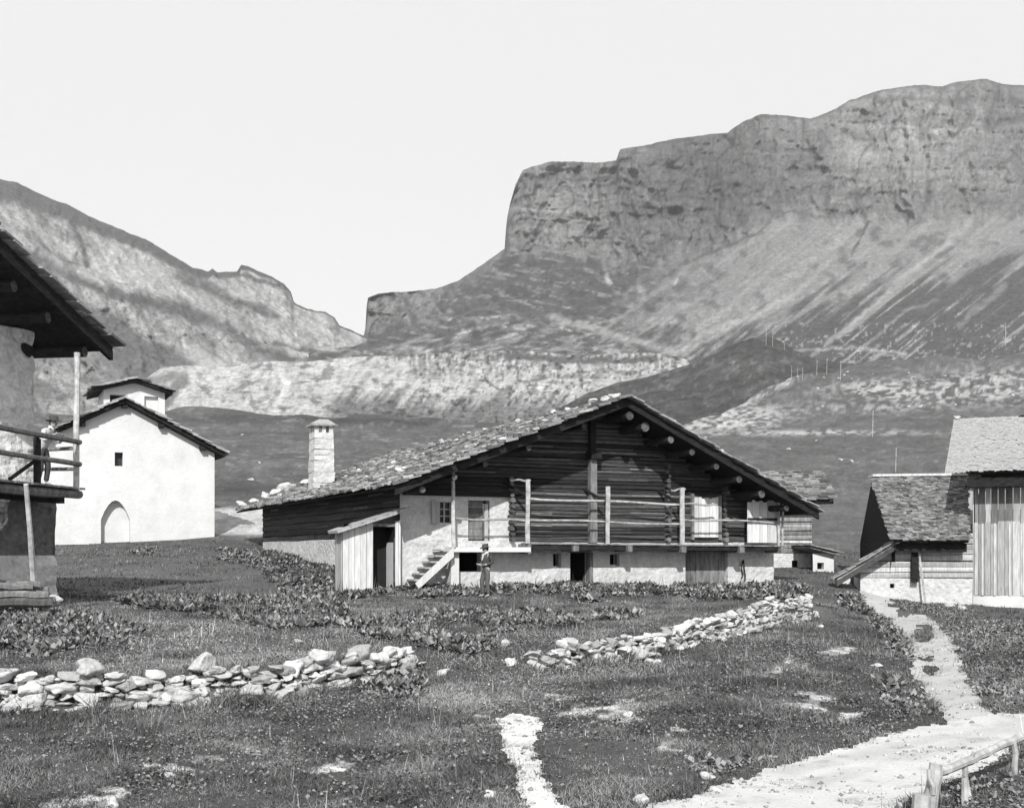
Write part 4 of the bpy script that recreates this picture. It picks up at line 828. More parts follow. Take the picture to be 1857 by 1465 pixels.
# ================================================================== buildings on the right
# log barn with stone roof
d_ = 43.4; nW, nfac = frame((1560-CX)*d_/F, d_, 1, -.19)
bu1 = nfac(1764, 1000)[0]; zEv = nfac(1622, 979, -.9)[1]; uV = nfac(1622, 979, -.9)[0]; uEr = nfac(1757, 975, -.9)[0]
BN = thing('barn', nW(2, 0, -1.85), 'log barn with mossy slab roof and lean-to, left of the tall board barn', 'barn')
zsill = nfac(1600, 1048)[1]
mb = MB(); sq = (nfac(1614, 1060)[0], nfac(1622, 1060)[0], nfac(1618, 1066)[1], nfac(1618, 1058)[1])
holewall(mb, nW, 0, bu1, -2.6, zsill, [sq], amp=.04); mb.face([nW(0, 0, -2.6), nW(0, 6, -2.6), nW(0, 6, zsill), nW(0, 0, zsill)]); mb.build('stone_base', M['rubble'], BN)
mb = MB(); mb.face([nW(sq[0]-.1, .3, sq[2]-.1), nW(sq[1]+.1, .3, sq[2]-.1), nW(sq[1]+.1, .3, sq[3]+.1), nW(sq[0]-.1, .3, sq[3]+.1)]); mb.build('vent', M['black'], BN)
mb = MB(); logs(mb, nW, 0, bu1, zsill, .6, h=.22, tvar=.3, clip=lambda z: (max(0, (z-nfac(1560, 1022)[1])*1.9), 99)); mb.build('log_wall', M['board'], BN)
mb = MB(); mb.face([nW(uV+.5, .1, zsill), nW(bu1, .1, zsill), nW(bu1, .1, 1.0), nW(uV+.5, .1, 1.0)]); mb.build('log_wall_core', M['darkwood'], BN)
zRd = 2.95; vR = 4.2; e0 = nW(uV, -.9, zEv); e1 = nW(uEr, -.9, zEv); r0 = nW(nfac(1596, 866, vR)[0], vR, nfac(1596, 866, vR)[1]); Un = (e1-e0).normalized(); Rn = (r0-e0); 
zrd = r0.z-e0.z; r0 = nW(uV-.15, vR, nfac(1596, 866, vR)[1]); Rn = (r0-e0); ln_ = Rn.length; Rn.normalize()
mb = MB(); slates(mb, e0, Un, Rn, 2.62, ln_, w=.2, row=.14, th=.03, rag=.1, lo=.3, hi=1.1, dL=1.1); mb.build('roof', M['slate'], BN)
mb = MB(); slab(mb, e0, e0+Un*2.62, r0+Un*3.7, r0, .12); b3 = r0+Vector((1.75, 5, -2.4)); slab(mb, r0, r0+Un*3.7, b3+Un*3.7, b3, .12); mb.build('roof_boards', M['darkwood'], BN)
mb = MB(); mb.hexa([r0+Vector((-.05, -.12, .05)), r0+Un*3.7+Vector((0, -.12, .05)), r0+Un*3.7+Vector((0, .12, .05)), r0+Vector((-.05, .12, .05)), r0+Vector((-.05, -.12, .14)), r0+Un*3.7+Vector((0, -.12, .14)), r0+Un*3.7+Vector((0, .12, .14)), r0+Vector((-.05, .12, .14))], 1.6); mb.build('ridge_board', M['board'], BN)
gu = nfac(1593, 990, 3.0)[0]
mb = MB(); ez = e0.z-EYE; rz = r0.z-EYE; gx_ = uV+.05
mb.face([nW(gx_, -.7, -.4), nW(gx_-.25, 4.2, -.4), nW(gx_-.25, 8.5, -.4), nW(gx_-.25, 8.5, .4), nW(gx_-.25, 4.2, rz-.1), nW(gx_, -.7, ez-.05)]); mb.build('gable_boards', M['darkwood'], BN)
mb = MB(); mb.box(nW, uV+.1, uEr, -.55, -.35, zEv-.45, zEv-.12); mb.box(nW, uV+.3, uEr, -.1, .0, .0, .6); mb.build('eave_beam', M['darkwood'], BN)
uo = nfac(1660, 1000, -.3)[0]; mb = MB(); mb.box(nW, uo-.12, uo+.12, -.3, -.1, nfac(1660, 1055)[1], zEv-.1); mb.build('loading_post', M['darkwood'], BN)
mb = MB(); mb.bar(nW(uo+.35, -.35, -1.95), nW(uo+.1, -.3, zEv-.2), .04, 5); mb.build('thin_pole', M['rail'], BN)
# lean-to roof at its left side
a_ = nW(*(lambda q: (q[0], -.6, q[1]))(nfac(1517, 1049, -.6))); b_ = nW(*(lambda q: (q[0], -.6, q[1]))(nfac(1624, 983, -.6))); Rn2 = (b_-a_); l2 = Rn2.length; Rn2.normalize(); Un2 = nW(0, 1, 0)-nW(0, 0, 0)
mb = MB(); slates(mb, a_, Un2, Rn2, 1.1, l2, w=.5, row=.3, rag=.1, th=.03, lo=.7, hi=1.2); slab(mb, a_, b_, b_+Un2*1.1, a_+Un2*1.1, .08); mb.hexa([a_+Vector((0, 0, -.3)), b_+Vector((0, 0, -.3)), b_+Vector((0, .12, -.3)), a_+Vector((0, .12, -.3)), a_+Vector((0, 0, -.1)), b_+Vector((0, 0, -.1)), b_+Vector((0, .12, -.1)), a_+Vector((0, .12, -.1))], .3); mb.build('lean_to_roof', M['slate'], BN)
mb = MB(); ux = nfac(1526, 1060, 2)[0]; ux2 = nfac(1541, 1060, 2)[0]; mb.box(nW, ux, ux2, 1.8, 2.2, -2.2, -1.0); mb.build('pier', M['plaster'], BN)
mb = MB(); mb.face([nW(ux2, 2.3, -2.2), nW(0.1, 2.3, -2.2), nW(.1, 2.3, -.8), nW(ux2, 2.3, -1.0)]); mb.build('lean_to_wall', M['darkwood'], BN)

# tall board barn at the right edge
d_ = 43.0; tW, tfac = frame((1762-CX)*d_/F, d_, 1, -.45)
TBn = thing('barn', tW(3, 0, -2.2), 'tall barn of pale upright boards under a dark eave at the right edge', 'barn')
z0_, z1_, zm_ = tfac(1770, 1079)[1], tfac(1770, 884)[1], tfac(1765, 948)[1]; TE = 8.0
mb = MB()
u = 0.1
while u < TE:
    ww = rnd.uniform(.13, .27); mb.box(tW, u, u+ww-.012, -.03+rnd.uniform(-.012, .012), .02, z0_, zm_+rnd.uniform(-.07, .07), rnd.choice([.45, .7, .9, 1.1, 1.3]))
    mb.box(tW, u+.02, u+ww, .0, .04, zm_-.1, z1_+.3, rnd.choice([.4, .6, .85, 1.1])); u += ww
u = .35
while u < TE: mb.box(tW, u, u+.07, -.055, -.025, z0_, zm_-.02, 1.35); u += rnd.uniform(.38, .6)
mb.build('board_wall', M['board'], TBn)
mb = MB(); tWs = lambda a, b, z: tW(b+.08, a, z); planks_v(mb, tWs, 0, 7, z0_, z1_, 0, .2, .03); mb.build('side_boards', M['board'], TBn)
mb = MB(); holewall(mb, tW, .05, TE, -3.0, z0_, [], amp=.04); mb.face([tW(.05, 0, -3), tW(.05, 7, -3), tW(.05, 7, z0_), tW(.05, 0, z0_)]); mb.build('stone_base', M['plaster'], TBn)
ue0, ze0 = tfac(1752, 854, -1.0); q0 = tW(ue0, -1.0, ze0); q1 = tW(TE+.5, -1.0, ze0); utp, ztp = tfac(1762, 762, 4.5); q3 = tW(ue0, 4.5, ztp); Ut = (q1-q0).normalized(); Rt = q3-q0; lt = Rt.length; Rt.normalize()
mb = MB(); slates(mb, q0, Ut, Rt, TE+.5-ue0, lt, w=.14, row=.16, th=.012, rag=.02, lo=.9, hi=1.08); mb.build('roof', M['shingle'], TBn)
mb = MB(); slab(mb, q0, q1, q3+(q1-q0), q3, .1); b3 = q3+Vector((2.7, 5.5, -2.2)); slab(mb, q3, q3+(q1-q0), b3+(q1-q0), b3, .1); mb.build('roof_boards', M['darkwood'], TBn)
mb = MB(); mb.box(tW, ue0+.03, TE+.5, -.8, -.1, tfac(1760, 884, -.5)[1], ze0-.25); mb.build('eave_beam', M['darkwood'], TBn)
mb = MB(); qa = q3+Ut*1.9; mb.hexa([qa, qa+Ut*3, qa+Ut*3+Vector((0, .4, 0)), qa+Vector((0, .4, 0)), qa+Vector((0, 0, .12)), qa+Ut*3+Vector((0, 0, .12)), qa+Ut*3+Vector((0, .4, .12)), qa+Vector((0, .4, .12))]); mb.build('ridge_cap', M['darkwood'], TBn)
# the barn behind, only its pale roof shows
d_ = 54.0; kW, kfac = frame((1718-CX)*d_/F, d_, 1, -.45)
PB = thing('barn', kW(2, 1, -.5), 'barn whose smooth pale shingle roof shows above the log barn, mostly hidden', 'barn')
ka = kW(0, 0, kfac(1718, 857)[1]); uk, zk = kfac(1734, 761, 6.0); kb = kW(uk, 6.0, zk); uK = (kW(1, 0, 0)-kW(0, 0, 0)); Rk = kb-ka; lk = Rk.length; Rk.normalize()
mb = MB(); slates(mb, ka, uK, Rk, 9, lk, w=.14, row=.16, th=.012, rag=.02, lo=.9, hi=1.08); mb.build('roof', M['shingle'], PB)
mb = MB(); slab(mb, ka, ka+uK*9, kb+uK*9, kb, .1); b3 = kb+Vector((2.7, 6, -3)); slab(mb, kb, kb+uK*9, b3+uK*9, b3, .1); mb.build('roof_boards', M['darkwood'], PB)
mb = MB(); mb.box(kW, .8, 9, .9, 9, -1.2, ka.z-EYE-.05); mb.build('wall', M['board'], PB)
r = Rocks(); p = kb+Vector((.1, 0, .12)); r.add(tuple(p), (.28, .2, .14)); tag(r.build('roof_stone', None, origin=p), 'pale stone at the top left corner of the smooth shingle roof', 'stone')

# chalet behind the big one
d_ = 52.0; sW, sfac = frame((1400-CX)*d_/F, d_, 1, -.1)
SC = thing('chalet', sW(1, 0, -1), 'smaller log chalet with layered slab roof half hidden behind the big chalet', 'chalet')
su1 = sfac(1472, 950)[0]; zb1 = sfac(1440, 1003)[1]
mb = MB(); logs(mb, sW, -3.5, su1, zb1, 2.0, h=.2, tvar=.4); mb.build('log_wall', M['wood'], SC)
mb = MB(); holewall(mb, sW, -3.5, su1, -2, zb1, [(sfac(1436, 1020)[0], sfac(1447, 1020)[0], -1.6, sfac(1440, 1016)[1])], amp=.04); mb.face([sW(su1, 0, -2), sW(su1, 6, -2), sW(su1, 6, 2), sW(su1, 0, 2)]); mb.build('stone_base', M['rubble'], SC)
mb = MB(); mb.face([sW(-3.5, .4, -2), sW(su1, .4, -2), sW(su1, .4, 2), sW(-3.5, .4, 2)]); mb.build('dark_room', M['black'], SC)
ue_s, ze_s = sfac(1512, 908, -.8); s0 = sW(-3.5, -.8, ze_s-.1); s1_ = sW(ue_s, -.8, ze_s); sr1 = sW(sfac(1480, 862, 3)[0], 3, sfac(1480, 862, 3)[1]); sr0 = sW(-3.5, 3, sr1.z-EYE)
Us = (s1_-s0).normalized(); Rs = (sr1-s1_); n_ = Us.cross(Rs)
Rs0 = (sr0-s0); ls = Rs0.length; Rs0.normalize(); mb = MB(); slates(mb, s0, Us, Rs0, (sr1-sr0).length+.2, ls, w=.4, row=.27, th=.08, rag=.3, lo=.3, hi=1.3)
r_ = 0.0
for k_ in range(10):
    q = k_/10; xx = (sr1-sr0).length; A_ = s0+Us*xx+Rs0*ls*q; wd_ = ((s1_-s0).length-xx)*(1-q)
    mb.hexa([A_, A_+Us*wd_, A_+Us*wd_*.8+Rs0*.5, A_+Rs0*.5, A_+Vector((0, 0, .08)), A_+Us*wd_+Vector((0, 0, .08)), A_+Us*wd_*.8+Rs0*.5+Vector((0, 0, .08)), A_+Rs0*.5+Vector((0, 0, .08))], rnd.uniform(.6, 1.6), .03)
mb.build('roof', M['slate'], SC)
mb = MB(); slab(mb, s0, s1_, sr1, sr0, .15); mb.build('roof_boards', M['darkwood'], SC)
# little white annexe
d_ = 50.0; xW, xfac = frame((1474-CX)*d_/F, d_, 1, .1)
AX = thing('outbuilding', xW(.5, 0, -1), 'tiny white outbuilding with a slanting slab roof right of the half hidden chalet', 'outbuilding')
xu = xfac(1512, 1020)[0]; mb = MB(); wh = (xfac(1482, 1030)[0], xfac(1494, 1030)[0], xfac(1488, 1032)[1], xfac(1488, 1020)[1]); holewall(mb, xW, 0, xu, -2.2, xfac(1490, 1003)[1], [wh], amp=.03); mb.build('wall', M['plaster'], AX)
mb = MB(); mb.face([xW(wh[0]-.1, .3, wh[2]-.1), xW(wh[1]+.1, .3, wh[2]-.1), xW(wh[1]+.1, .3, wh[3]+.1), xW(wh[0]-.1, .3, wh[3]+.1)]); mb.face([xW(xu, 0, -2.2), xW(xu, 3, -2.2), xW(xu, 3, -.1), xW(xu, 0, -.1)]); mb.build('dark_opening', M['black'], AX)
x0_, x1_ = xW(-.2, -.3, xfac(1476, 990, -.3)[1]), xW(xu+.15, -.3, xfac(1514, 1004, -.3)[1]); mb = MB(); Rx = x0_-x1_; lx = Rx.length; Rx.normalize(); xv = xW(0, 1, 0)-xW(0, 0, 0); slates(mb, x1_, xv, Rx, 3.2, lx, w=.4, row=.3); slab(mb, x1_, x0_, x0_+xv*3.2, x1_+xv*3.2, .08); mb.build('roof', M['slate'], AX)

# ================================================================== dry stone walls and loose stones
def drywall(name, pxs, ds, hs, lab, sz, seed):
    rnd.seed(seed); pts = []; 
    for i in range(len(pxs)-1):
        a = Vector(((pxs[i]-CX)*ds[i]/F, ds[i], 0)); b = Vector(((pxs[i+1]-CX)*ds[i+1]/F, ds[i+1], 0)); n = max(2, int((b-a).length/.1))
        for k in range(n): t = k/n; q = a.lerp(b, t); pts.append((q.x, q.y, hs[i]*(1-t)+hs[i+1]*t, math.atan2(b.y-a.y, b.x-a.x)))
    r = Rocks(); acc = 0
    for row in range(12):
        i = rnd.randrange(3)
        while i < len(pts):
            x, y, h, an = pts[i]; s = sz*rnd.choice([.6, .8, 1, 1.3, 1.9])*(1.25 if row == 0 else .9); hh = s*rnd.uniform(.3, .62)
            z = -.01+row*sz*.34
            if z < h*rnd.uniform(.75, 1.1):
                base = Hw(x, y-.35)
                r.add((x+rnd.uniform(-.04, .04), y+rnd.uniform(-.06, .06)-(.06 if row == 0 else 0), base+z+hh*.35), (s*.55, s*.45, hh*.55), rot=an+rnd.uniform(-.22, .22), tilt=rnd.uniform(-.12, .12), blocky=rnd.uniform(2.6, 5), rough=.24, tone=rnd.choice([.7, .9, 1.0, 1.1, 1.2]))
            i += max(1, int(s*.85/.1))
    p = pts[len(pts)//2]
    o = r.build(name, None, origin=(p[0], p[1], Hw(p[0], p[1]-.4))); return tag(o, lab, 'stone wall')
drywall('dry_stone_wall', [-160, 0, 120, 300, 500, 640, 700, 765], [16.3, 16.3, 16.4, 16.7, 17.2, 18.4, 19, 19.8], [.52, .54, .56, .46, .52, .44, .54, .28], 'low wall of large pale field stones crossing the left foreground grass', .27, 3)
drywall('dry_stone_wall', [960, 1010, 1080, 1200, 1330, 1400, 1468], [19.8, 20.3, 21.3, 23.2, 26.8, 29, 31.2], [.26, .4, .45, .42, .5, .66, .62], 'low wall of small flat pale stones running up to the right below the chalet', .23, 5)
def loose(px, py, s, lab, grp=None, flat=.6, name='rock', t=1.05):
    p = Gp(px, py); r = Rocks(); r.add((p.x, p.y, p.z+s*.15), (s, s*.8, s*flat), rot=rnd.uniform(0, 3), blocky=3.5, rough=.25, tone=t); return tag(r.build(name, None, origin=p), lab, 'rock', grp)
loose(1183, 1204, .28, 'pale angular boulder lying just below the right stone wall', flat=.45)
loose(370, 1222, .30, 'rounded white boulder perched on the left stone wall', flat=.7); 
loose(60, 1275, .42, 'broad pale boulder at the foot of the left wall near the photo edge', flat=.6)
loose(725, 1196, .34, 'bright white boulder at the right end of the left stone wall', flat=.6)
for px_, py_, s in ((800, 1225, .14), (1480, 1118, .18), (1486, 1138, .14), (975, 1212, .2), (930, 1205, .16), (886, 1448, .09), (1590, 1210, .13), (1465, 1085, .2), (1300, 1435, .08), (540, 1165, .16), (1165, 1455, .12), (1285, 1412, .1), (1395, 1378, .08), (205, 1462, .12), (310, 1412, .1), (612, 1398, .1), (1140, 1300, .12), (920, 1170, .15), (570, 1185, .12), (1744, 1105, .3), (1725, 1100, .2)):
    loose(px_, py_, s, 'small pale stone half sunk in the grass', 'scattered field stones')
# boulders on the slopes to the right
rnd.seed(11)
for k_ in range(38):
    px_ = rnd.uniform(1440, 1900); py_ = rnd.choice([rnd.uniform(672, 700), rnd.uniform(672, 745)]); loose(px_, py_, rnd.uniform(.3, .9)*(1.2 if rnd.random() < .2 else .8), 'pale boulder scattered on the grassy slope at the right', 'boulders on the right slope', name='boulder', t=.9)
for px_, py_ in ((1280, 795), (1480, 800), (1525, 835), (1545, 838), (1430, 815), (590, 790), (470, 840), (455, 872), (840, 790), (440, 790)):
    loose(px_, py_, rnd.uniform(.25, .5), 'small pale rock on the middle meadow behind the houses', 'rocks on the middle meadows', name='boulder', t=.8)

# posts on the hillside
for px_, yt, yb in ((1389, 596, 622), (1401, 596, 622), (1422, 622, 642), (1435, 664, 686), (1446, 668, 688), (1455, 666, 690), (1481, 653, 681), (1499, 650, 680), (1524, 654, 690), (1582, 744, 792), (1624, 812, 856), (1823, 585, 618)):
    p = Gp(px_, yb); 
    if abs((HY-(p.z-EYE)*F/p.y)-yb) > 6 or yb < 650: p = P(px_, yb, 420.0 if yb < 650 else 300.)
    h = (yb-yt)*p.y/F; mb = MB(); mb.bar((p.x, p.y, p.z-h*.25), (p.x+.03*h, p.y, p.z+h), max(.04, h*.015), 6, r2=max(.03, h*.012)); o = mb.build('pole', M['rail'], None, origin=p); tag(o, 'thin bare wooden pole standing on the hillside at the right', 'pole', 'poles on the right hillside')

# rustic rail at the lower right
RF = thing('rail_fence', G(1690, 10.2), 'rustic fence of a knotty pole on crooked posts beside the road, bottom right', 'fence')
zr = lambda px, py, d: P(px, py, d)
mb = MB(); pts = [zr(1690, 1402, 9.6), zr(1715, 1396, 9.9), zr(1760, 1378, 10.3), zr(1800, 1358, 10.7), zr(1850, 1336, 11.2), zr(1930, 1312, 12.0), zr(2040, 1285, 13.2)]
for i, (a_, b_) in enumerate(zip(pts[:-1], pts[1:])): mb.bar(a_, b_+(b_-a_)*.02, .045-.002*i, 8, segs=3, wob=.006)
for a_ in pts[1:-1]: mb.bar(a_, a_+Vector((rnd.uniform(-.06, .06), -.02, rnd.uniform(.03, .08))), .018, 5)
mb.build('rail', M['rail'], RF)
for px_, py_, d in ((1750, 1384, 10.2), (1838, 1342, 11.0), (1960, 1303, 12.3)):
    a_ = zr(px_, py_, d); g_ = G(px_+7, d); mb = MB(); mb.bar((g_.x, g_.y, g_.z-.1), a_, .028, 6, segs=4, wob=.012, tone=.9); mb.build('post', M['rail'], RF)
mb = MB(); g_ = zr(1680, 1500, 9.5); mb.bar(g_, zr(1697, 1384, 9.6), .07, 8, r2=.055, segs=5, wob=.012); mb.bar(zr(1692, 1440, 9.5), zr(1684, 1394, 9.5), .025, 6, r2=.02, segs=3, wob=.01); mb.bar(zr(1668, 1500, 9.4), zr(1672, 1440, 9.4), .075, 8, tone=.9); mb.build('corner_post', M['rail'], RF)
mb = MB(); a_ = zr(1751, 1432, 9.9); mb.bar(a_+Vector((0, 0, -.2)), a_+Vector((-.01, 0, .1)), .035, 6, r2=.025); o = mb.build('stake', M['rail'], None, origin=a_); tag(o, 'short broken stake in the dark grass under the rustic rail', 'stake')

# ================================================================== people
def skinned(name, chains, m, parent, T, sub=1, origin=None):
    """chains: list of lists of (key, (x,y,z), (rx,ry)); equal keys share a joint; grown with the Skin modifier, then frozen"""
    idx = {}; vs = []; rs = []; es = []
    for c in chains:
        prev = None
        for key, p, r_ in c:
            if key not in idx: idx[key] = len(vs); vs.append(tuple(T(p))); rs.append(r_)
            if prev is not None: es.append((prev, idx[key]))
            prev = idx[key]
    off = OFF[parent.name] if parent else Vector(origin)
    me = bpy.data.meshes.new(name); me.from_pydata([tuple(Vector(v)-off) for v in vs], es, [])
    o = bpy.data.objects.new(name, me); COL.objects.link(o)
    mo = o.modifiers.new('s', 'SKIN'); mo.use_smooth_shade = True; mo.branch_smoothing = .3
    for i, sv_ in enumerate(me.skin_vertices[0].data): sv_.radius = rs[i]; sv_.use_root = (i == 0)
    s2 = o.modifiers.new('u', 'SUBSURF'); s2.levels = sub; s2.render_levels = sub
    dg = bpy.context.evaluated_depsgraph_get(); m2 = bpy.data.meshes.new_from_object(o.evaluated_get(dg)); o.modifiers.clear(); o.data = m2; bpy.data.meshes.remove(me)
    settone(m2, np.ones(len(m2.polygons))); m2.polygons.foreach_set('use_smooth', [True]*len(m2.polygons)); m2.materials.clear(); m2.materials.append(m)
    if parent: o.parent = parent
    else: o.location = off
    OFF[o.name] = off
    return o
def person(base, yaw, J, label, mats, tie=False, sc=1.0):
    cy, sy = math.cos(yaw), math.sin(yaw); base = Vector(base)
    T = lambda p: base+Vector((p[0]*cy-p[1]*sy, p[0]*sy+p[1]*cy, p[2]))*sc
    ROOT = thing('person', base, label, 'person')
    pel, bel, che, nb, hd = J['pelvis'], J['belly'], J['chest'], J['neck'], J['head']
    V3 = lambda a, b, t: tuple(a[i]+(b[i]-a[i])*t for i in range(3))
    hv = Vector(hd); fw = Vector(J.get('look', (1, 0, 0))).normalized(); sd_ = Vector((0, 0, 1)).cross(fw).normalized()
    top = hv+Vector((0, 0, .09)); chin = hv+fw*.035+Vector((0, 0, -.085)); nose = hv+fw*.115+Vector((0, 0, -.02))
    ch = [[('p', pel, (.10, .08)), ('b', bel, (.10, .075)), ('c', che, (.12, .085)), ('n', nb, (.055, .055)), ('hl', tuple(chin-fw*.03), (.06, .065)), ('h', tuple(hv), (.078, .092)), ('t', tuple(top), (.05, .06))],
          [('h', hd, (.08, .09)), ('ns', tuple(nose), (.016, .018))]]
    for s in (1, -1):
        ear = hv+sd_*s*.088+Vector((0, 0, -.005)); ch.append([('h', hd, 0), ('e%d' % s, tuple(ear), (.012, .022))])
        S_, E_, Wr = J['sh%d' % s], J['el%d' % s], J['wr%d' % s]; hd_ = Vector(J.get('hd%d' % s, (0, 0, 0))); hdir = (hd_-Vector(Wr)).normalized()
        palm = Vector(Wr)+hdir*.07; up = Vector((0, 0, 1)); lat = hdir.cross(up).normalized()
        ch.append([('c', che, 0), ('s%d' % s, S_, (.055, .055)), ('el%d' % s, E_, (.042, .042)), ('w%d' % s, Wr, (.028, .028)), ('pm%d' % s, tuple(palm), (.038, .02))])
        for q, (o_, l_) in enumerate(((-.030, .072), (-.010, .085), (.010, .08), (.030, .06))):
            k1 = palm+lat*o_+hdir*(.035); k2 = k1+hdir*l_*.5+up*-.008; k3 = k1+hdir*l_*.85+up*-.035
            ch.append([('pm%d' % s, 0, 0), ('f%d%d' % (s, q), tuple(k1), (.010, .010)), ('g%d%d' % (s, q), tuple(k2), (.009, .009)), ('i%d%d' % (s, q), tuple(k3), (.008, .008))])
        th1 = Vector(Wr)+hdir*.035+lat*-.035*s+up*.01; th2 = th1+hdir*.045+lat*-.02*s
        ch.append([('w%d' % s, 0, 0), ('th%d' % s, tuple(th1), (.012, .012)), ('ti%d' % s, tuple(th2), (.010, .010))])
        H_, K_, A_ = J['hip%d' % s], J['kn%d' % s], J['an%d' % s]; Tt = J['to%d' % s]
        ch.append([('p', pel, 0), ('hi%d' % s, H_, (.085, .085)), ('k%d' % s, K_, (.055, .055)), ('a%d' % s, A_, (.04, .04)), ('o%d' % s, Tt, (.035, .025))])
    body = skinned('body', ch, M['skin'], ROOT, T)
    tr = [[('p', pel, (.155, .125)), ('b', V3(pel, bel, .75), (.15, .115))]]; ja = [[('p', V3(pel, bel, -.05), (.165, .13)), ('b', bel, (.165, .125)), ('c', che, (.185, .13)), ('n', V3(che, nb, .72), (.085, .085))]]
    for s in (1, -1):
        tr.append([('p', pel, 0), ('h%d' % s, J['hip%d' % s], (.10, .105)), ('k%d' % s, J['kn%d' % s], (.078, .08)), ('m%d' % s, V3(J['kn%d' % s], J['an%d' % s], .55), (.068, .07)), ('a%d' % s, V3(J['kn%d' % s], J['an%d' % s], .93), (.066, .07))])
        ja.append([('c', che, 0), ('s%d' % s, J['sh%d' % s], (.075, .075)), ('e%d' % s, J['el%d' % s], (.06, .06)), ('w%d' % s, V3(J['el%d' % s], J['wr%d' % s], .9), (.046, .046))])
    skinned('trousers', tr, mats[1], ROOT, T); skinned('jacket' if mats[0] is not M['whitecloth'] else 'shirt', ja, mats[0], ROOT, T)
    for s in (1, -1):
        a = J['an%d' % s]; t = J['to%d' % s]; skinned('shoe', [[('a', (a[0]-.03, a[1], .045), (.05, .05)), ('m', V3(a, t, .5)[:2]+(.04,), (.048, .042)), ('t', (t[0], t[1], .03), (.042, .03))]], M['hair'], ROOT, T)
    # hat
    mb = MB(); c0_ = hv+Vector((0, 0, .035))+fw*.005; rings = [(.165, .0), (.168, .008), (.105, .018), (.100, .06), (.092, .115), (.06, .122), (.012, .10)]; n = 18; i0 = 0
    for (r_, z_) in rings:
        for k_ in range(n): a = math.tau*k_/n; q = c0_+fw*math.cos(a)*r_*1.1+sd_*math.sin(a)*r_+Vector((0, 0, z_+(.012*math.cos(2*a)*-1 if r_ > .12 else 0))); mb.v.append(tuple(T(q)))
    for k in range(len(rings)-1):
        for j in range(n): mb.f.append((k*n+j, k*n+(j+1) % n, (k+1)*n+(j+1) % n, (k+1)*n+j)); mb.t.append(1)
    mb.f.append(tuple(range(n))[::-1]); mb.t.append(1); mb.build('hat', M['darkcloth'], ROOT, smooth=True)
    r = Rocks(); q = T(hv-fw*.022+Vector((0, 0, -.005))); p = ICO*np.array([.092, .092, .088])+np.array(q); mesh_obj('hair', p, ICOF, M['hair'], ROOT, smooth=True)
    for s in (1, -1):
        q = T(hv+fw*.088+sd_*s*.032+Vector((0, 0, .005))); mesh_obj('eye', ICO*.010+np.array(q), ICOF, M['hair'], ROOT, smooth=True)
    q = T(hv+fw*.088+Vector((0, 0, -.052))); mesh_obj('mouth', ICO*np.array([.02, .02, .006])+np.array(q), ICOF, M['darkcloth'], ROOT, smooth=True)
    q = T(hv+fw*.085+Vector((0, 0, -.038))); mesh_obj('moustache', ICO*np.array([.03, .03, .010])+np.array(q), ICOF, M['hair'], ROOT, smooth=True)
    # collar
    cn = Vector(nb); mb = MB(); nn = 12
    for (r_, z_) in ((.075, -.03), (.062, .035)):
        for k_ in range(nn): a = math.tau*k_/nn; mb.v.append(tuple(T(cn+Vector((math.cos(a)*r_, math.sin(a)*r_, z_-(.05 if k_ in (0, 1, 11) and z_ < 0 else 0))))))
    for j in range(nn): mb.f.append((j, (j+1) % nn, nn+(j+1) % nn, nn+j)); mb.t.append(1)
    mb.build('collar', M['whitecloth'], ROOT, smooth=True)
    cv_ = Vector(che); f_ = Vector((1, 0, 0)); dn_ = (cn-cv_)
    a = cn+f_*.085+Vector((0, 0, -.035)); b = cv_+f_*.17+Vector((0, 0, -.08))
    mb = MB(); s_ = Vector((0, 1, 0))
    if tie:
        mb.hexa([T(a-s_*.02), T(a+s_*.02), T(a+s_*.02+f_*.02), T(a-s_*.02+f_*.02), T(b-s_*.045), T(b+s_*.045), T(b+s_*.045+f_*.02), T(b-s_*.045+f_*.02)]); mb.build('necktie', M['darkcloth'], ROOT)
    else:
        mb.hexa([T(a-s_*.055), T(a+s_*.055), T(a+s_*.055+f_*.03), T(a-s_*.055+f_*.03), T(b-s_*.01), T(b+s_*.01), T(b+s_*.01+f_*.02), T(b-s_*.01+f_*.02)]); mb.build('shirt_front', M['whitecloth'], ROOT)
    return ROOT, T
pb = G(882, 36.0)
man, Tm = person((pb.x, pb.y, pb.z), math.atan2(-.55, -.84), {'pelvis': (0, 0, .90), 'belly': (.0, 0, 1.04), 'chest': (-.02, 0, 1.27), 'neck': (.0, 0, 1.44), 'head': (.04, 0, 1.555), 'look': (1, .0, -.15),
  'sh1': (-.03, .18, 1.37), 'el1': (-.08, .24, 1.10), 'wr1': (.13, .16, 1.05), 'hd1': (.3, .08, 1.05), 'sh-1': (-.03, -.18, 1.37), 'el-1': (-.06, -.24, 1.10), 'wr-1': (.15, -.12, 1.06), 'hd-1': (.3, -.02, 1.04),
  'hip1': (0, .09, .86), 'kn1': (.03, .10, .47), 'an1': (-.02, .10, .09), 'to1': (.14, .12, .03), 'hip-1': (.01, -.09, .86), 'kn-1': (.10, -.11, .48), 'an-1': (.03, -.13, .09), 'to-1': (.19, -.16, .03)},
  'man in dark jacket, grey trousers and hat standing below the stair landing', (M['darkcloth'], M['midcloth']))
mb = MB(); q = Vector((.30, .02, 1.06)); mb.hexa([Tm(q+Vector(c)) for c in ((-.03, -.05, -.01), (.06, -.05, .01), (.06, .05, .01), (-.03, .05, -.01), (-.03, -.05, .01), (.06, -.05, .03), (.06, .05, .03), (-.03, .05, .01))]); o = mb.build('paper', M['whitecloth'], None, origin=Tm(q)); tag(o, 'pale folded paper held in the hands of the man by the landing', 'paper')
pb = lW(.72, .52, zd)
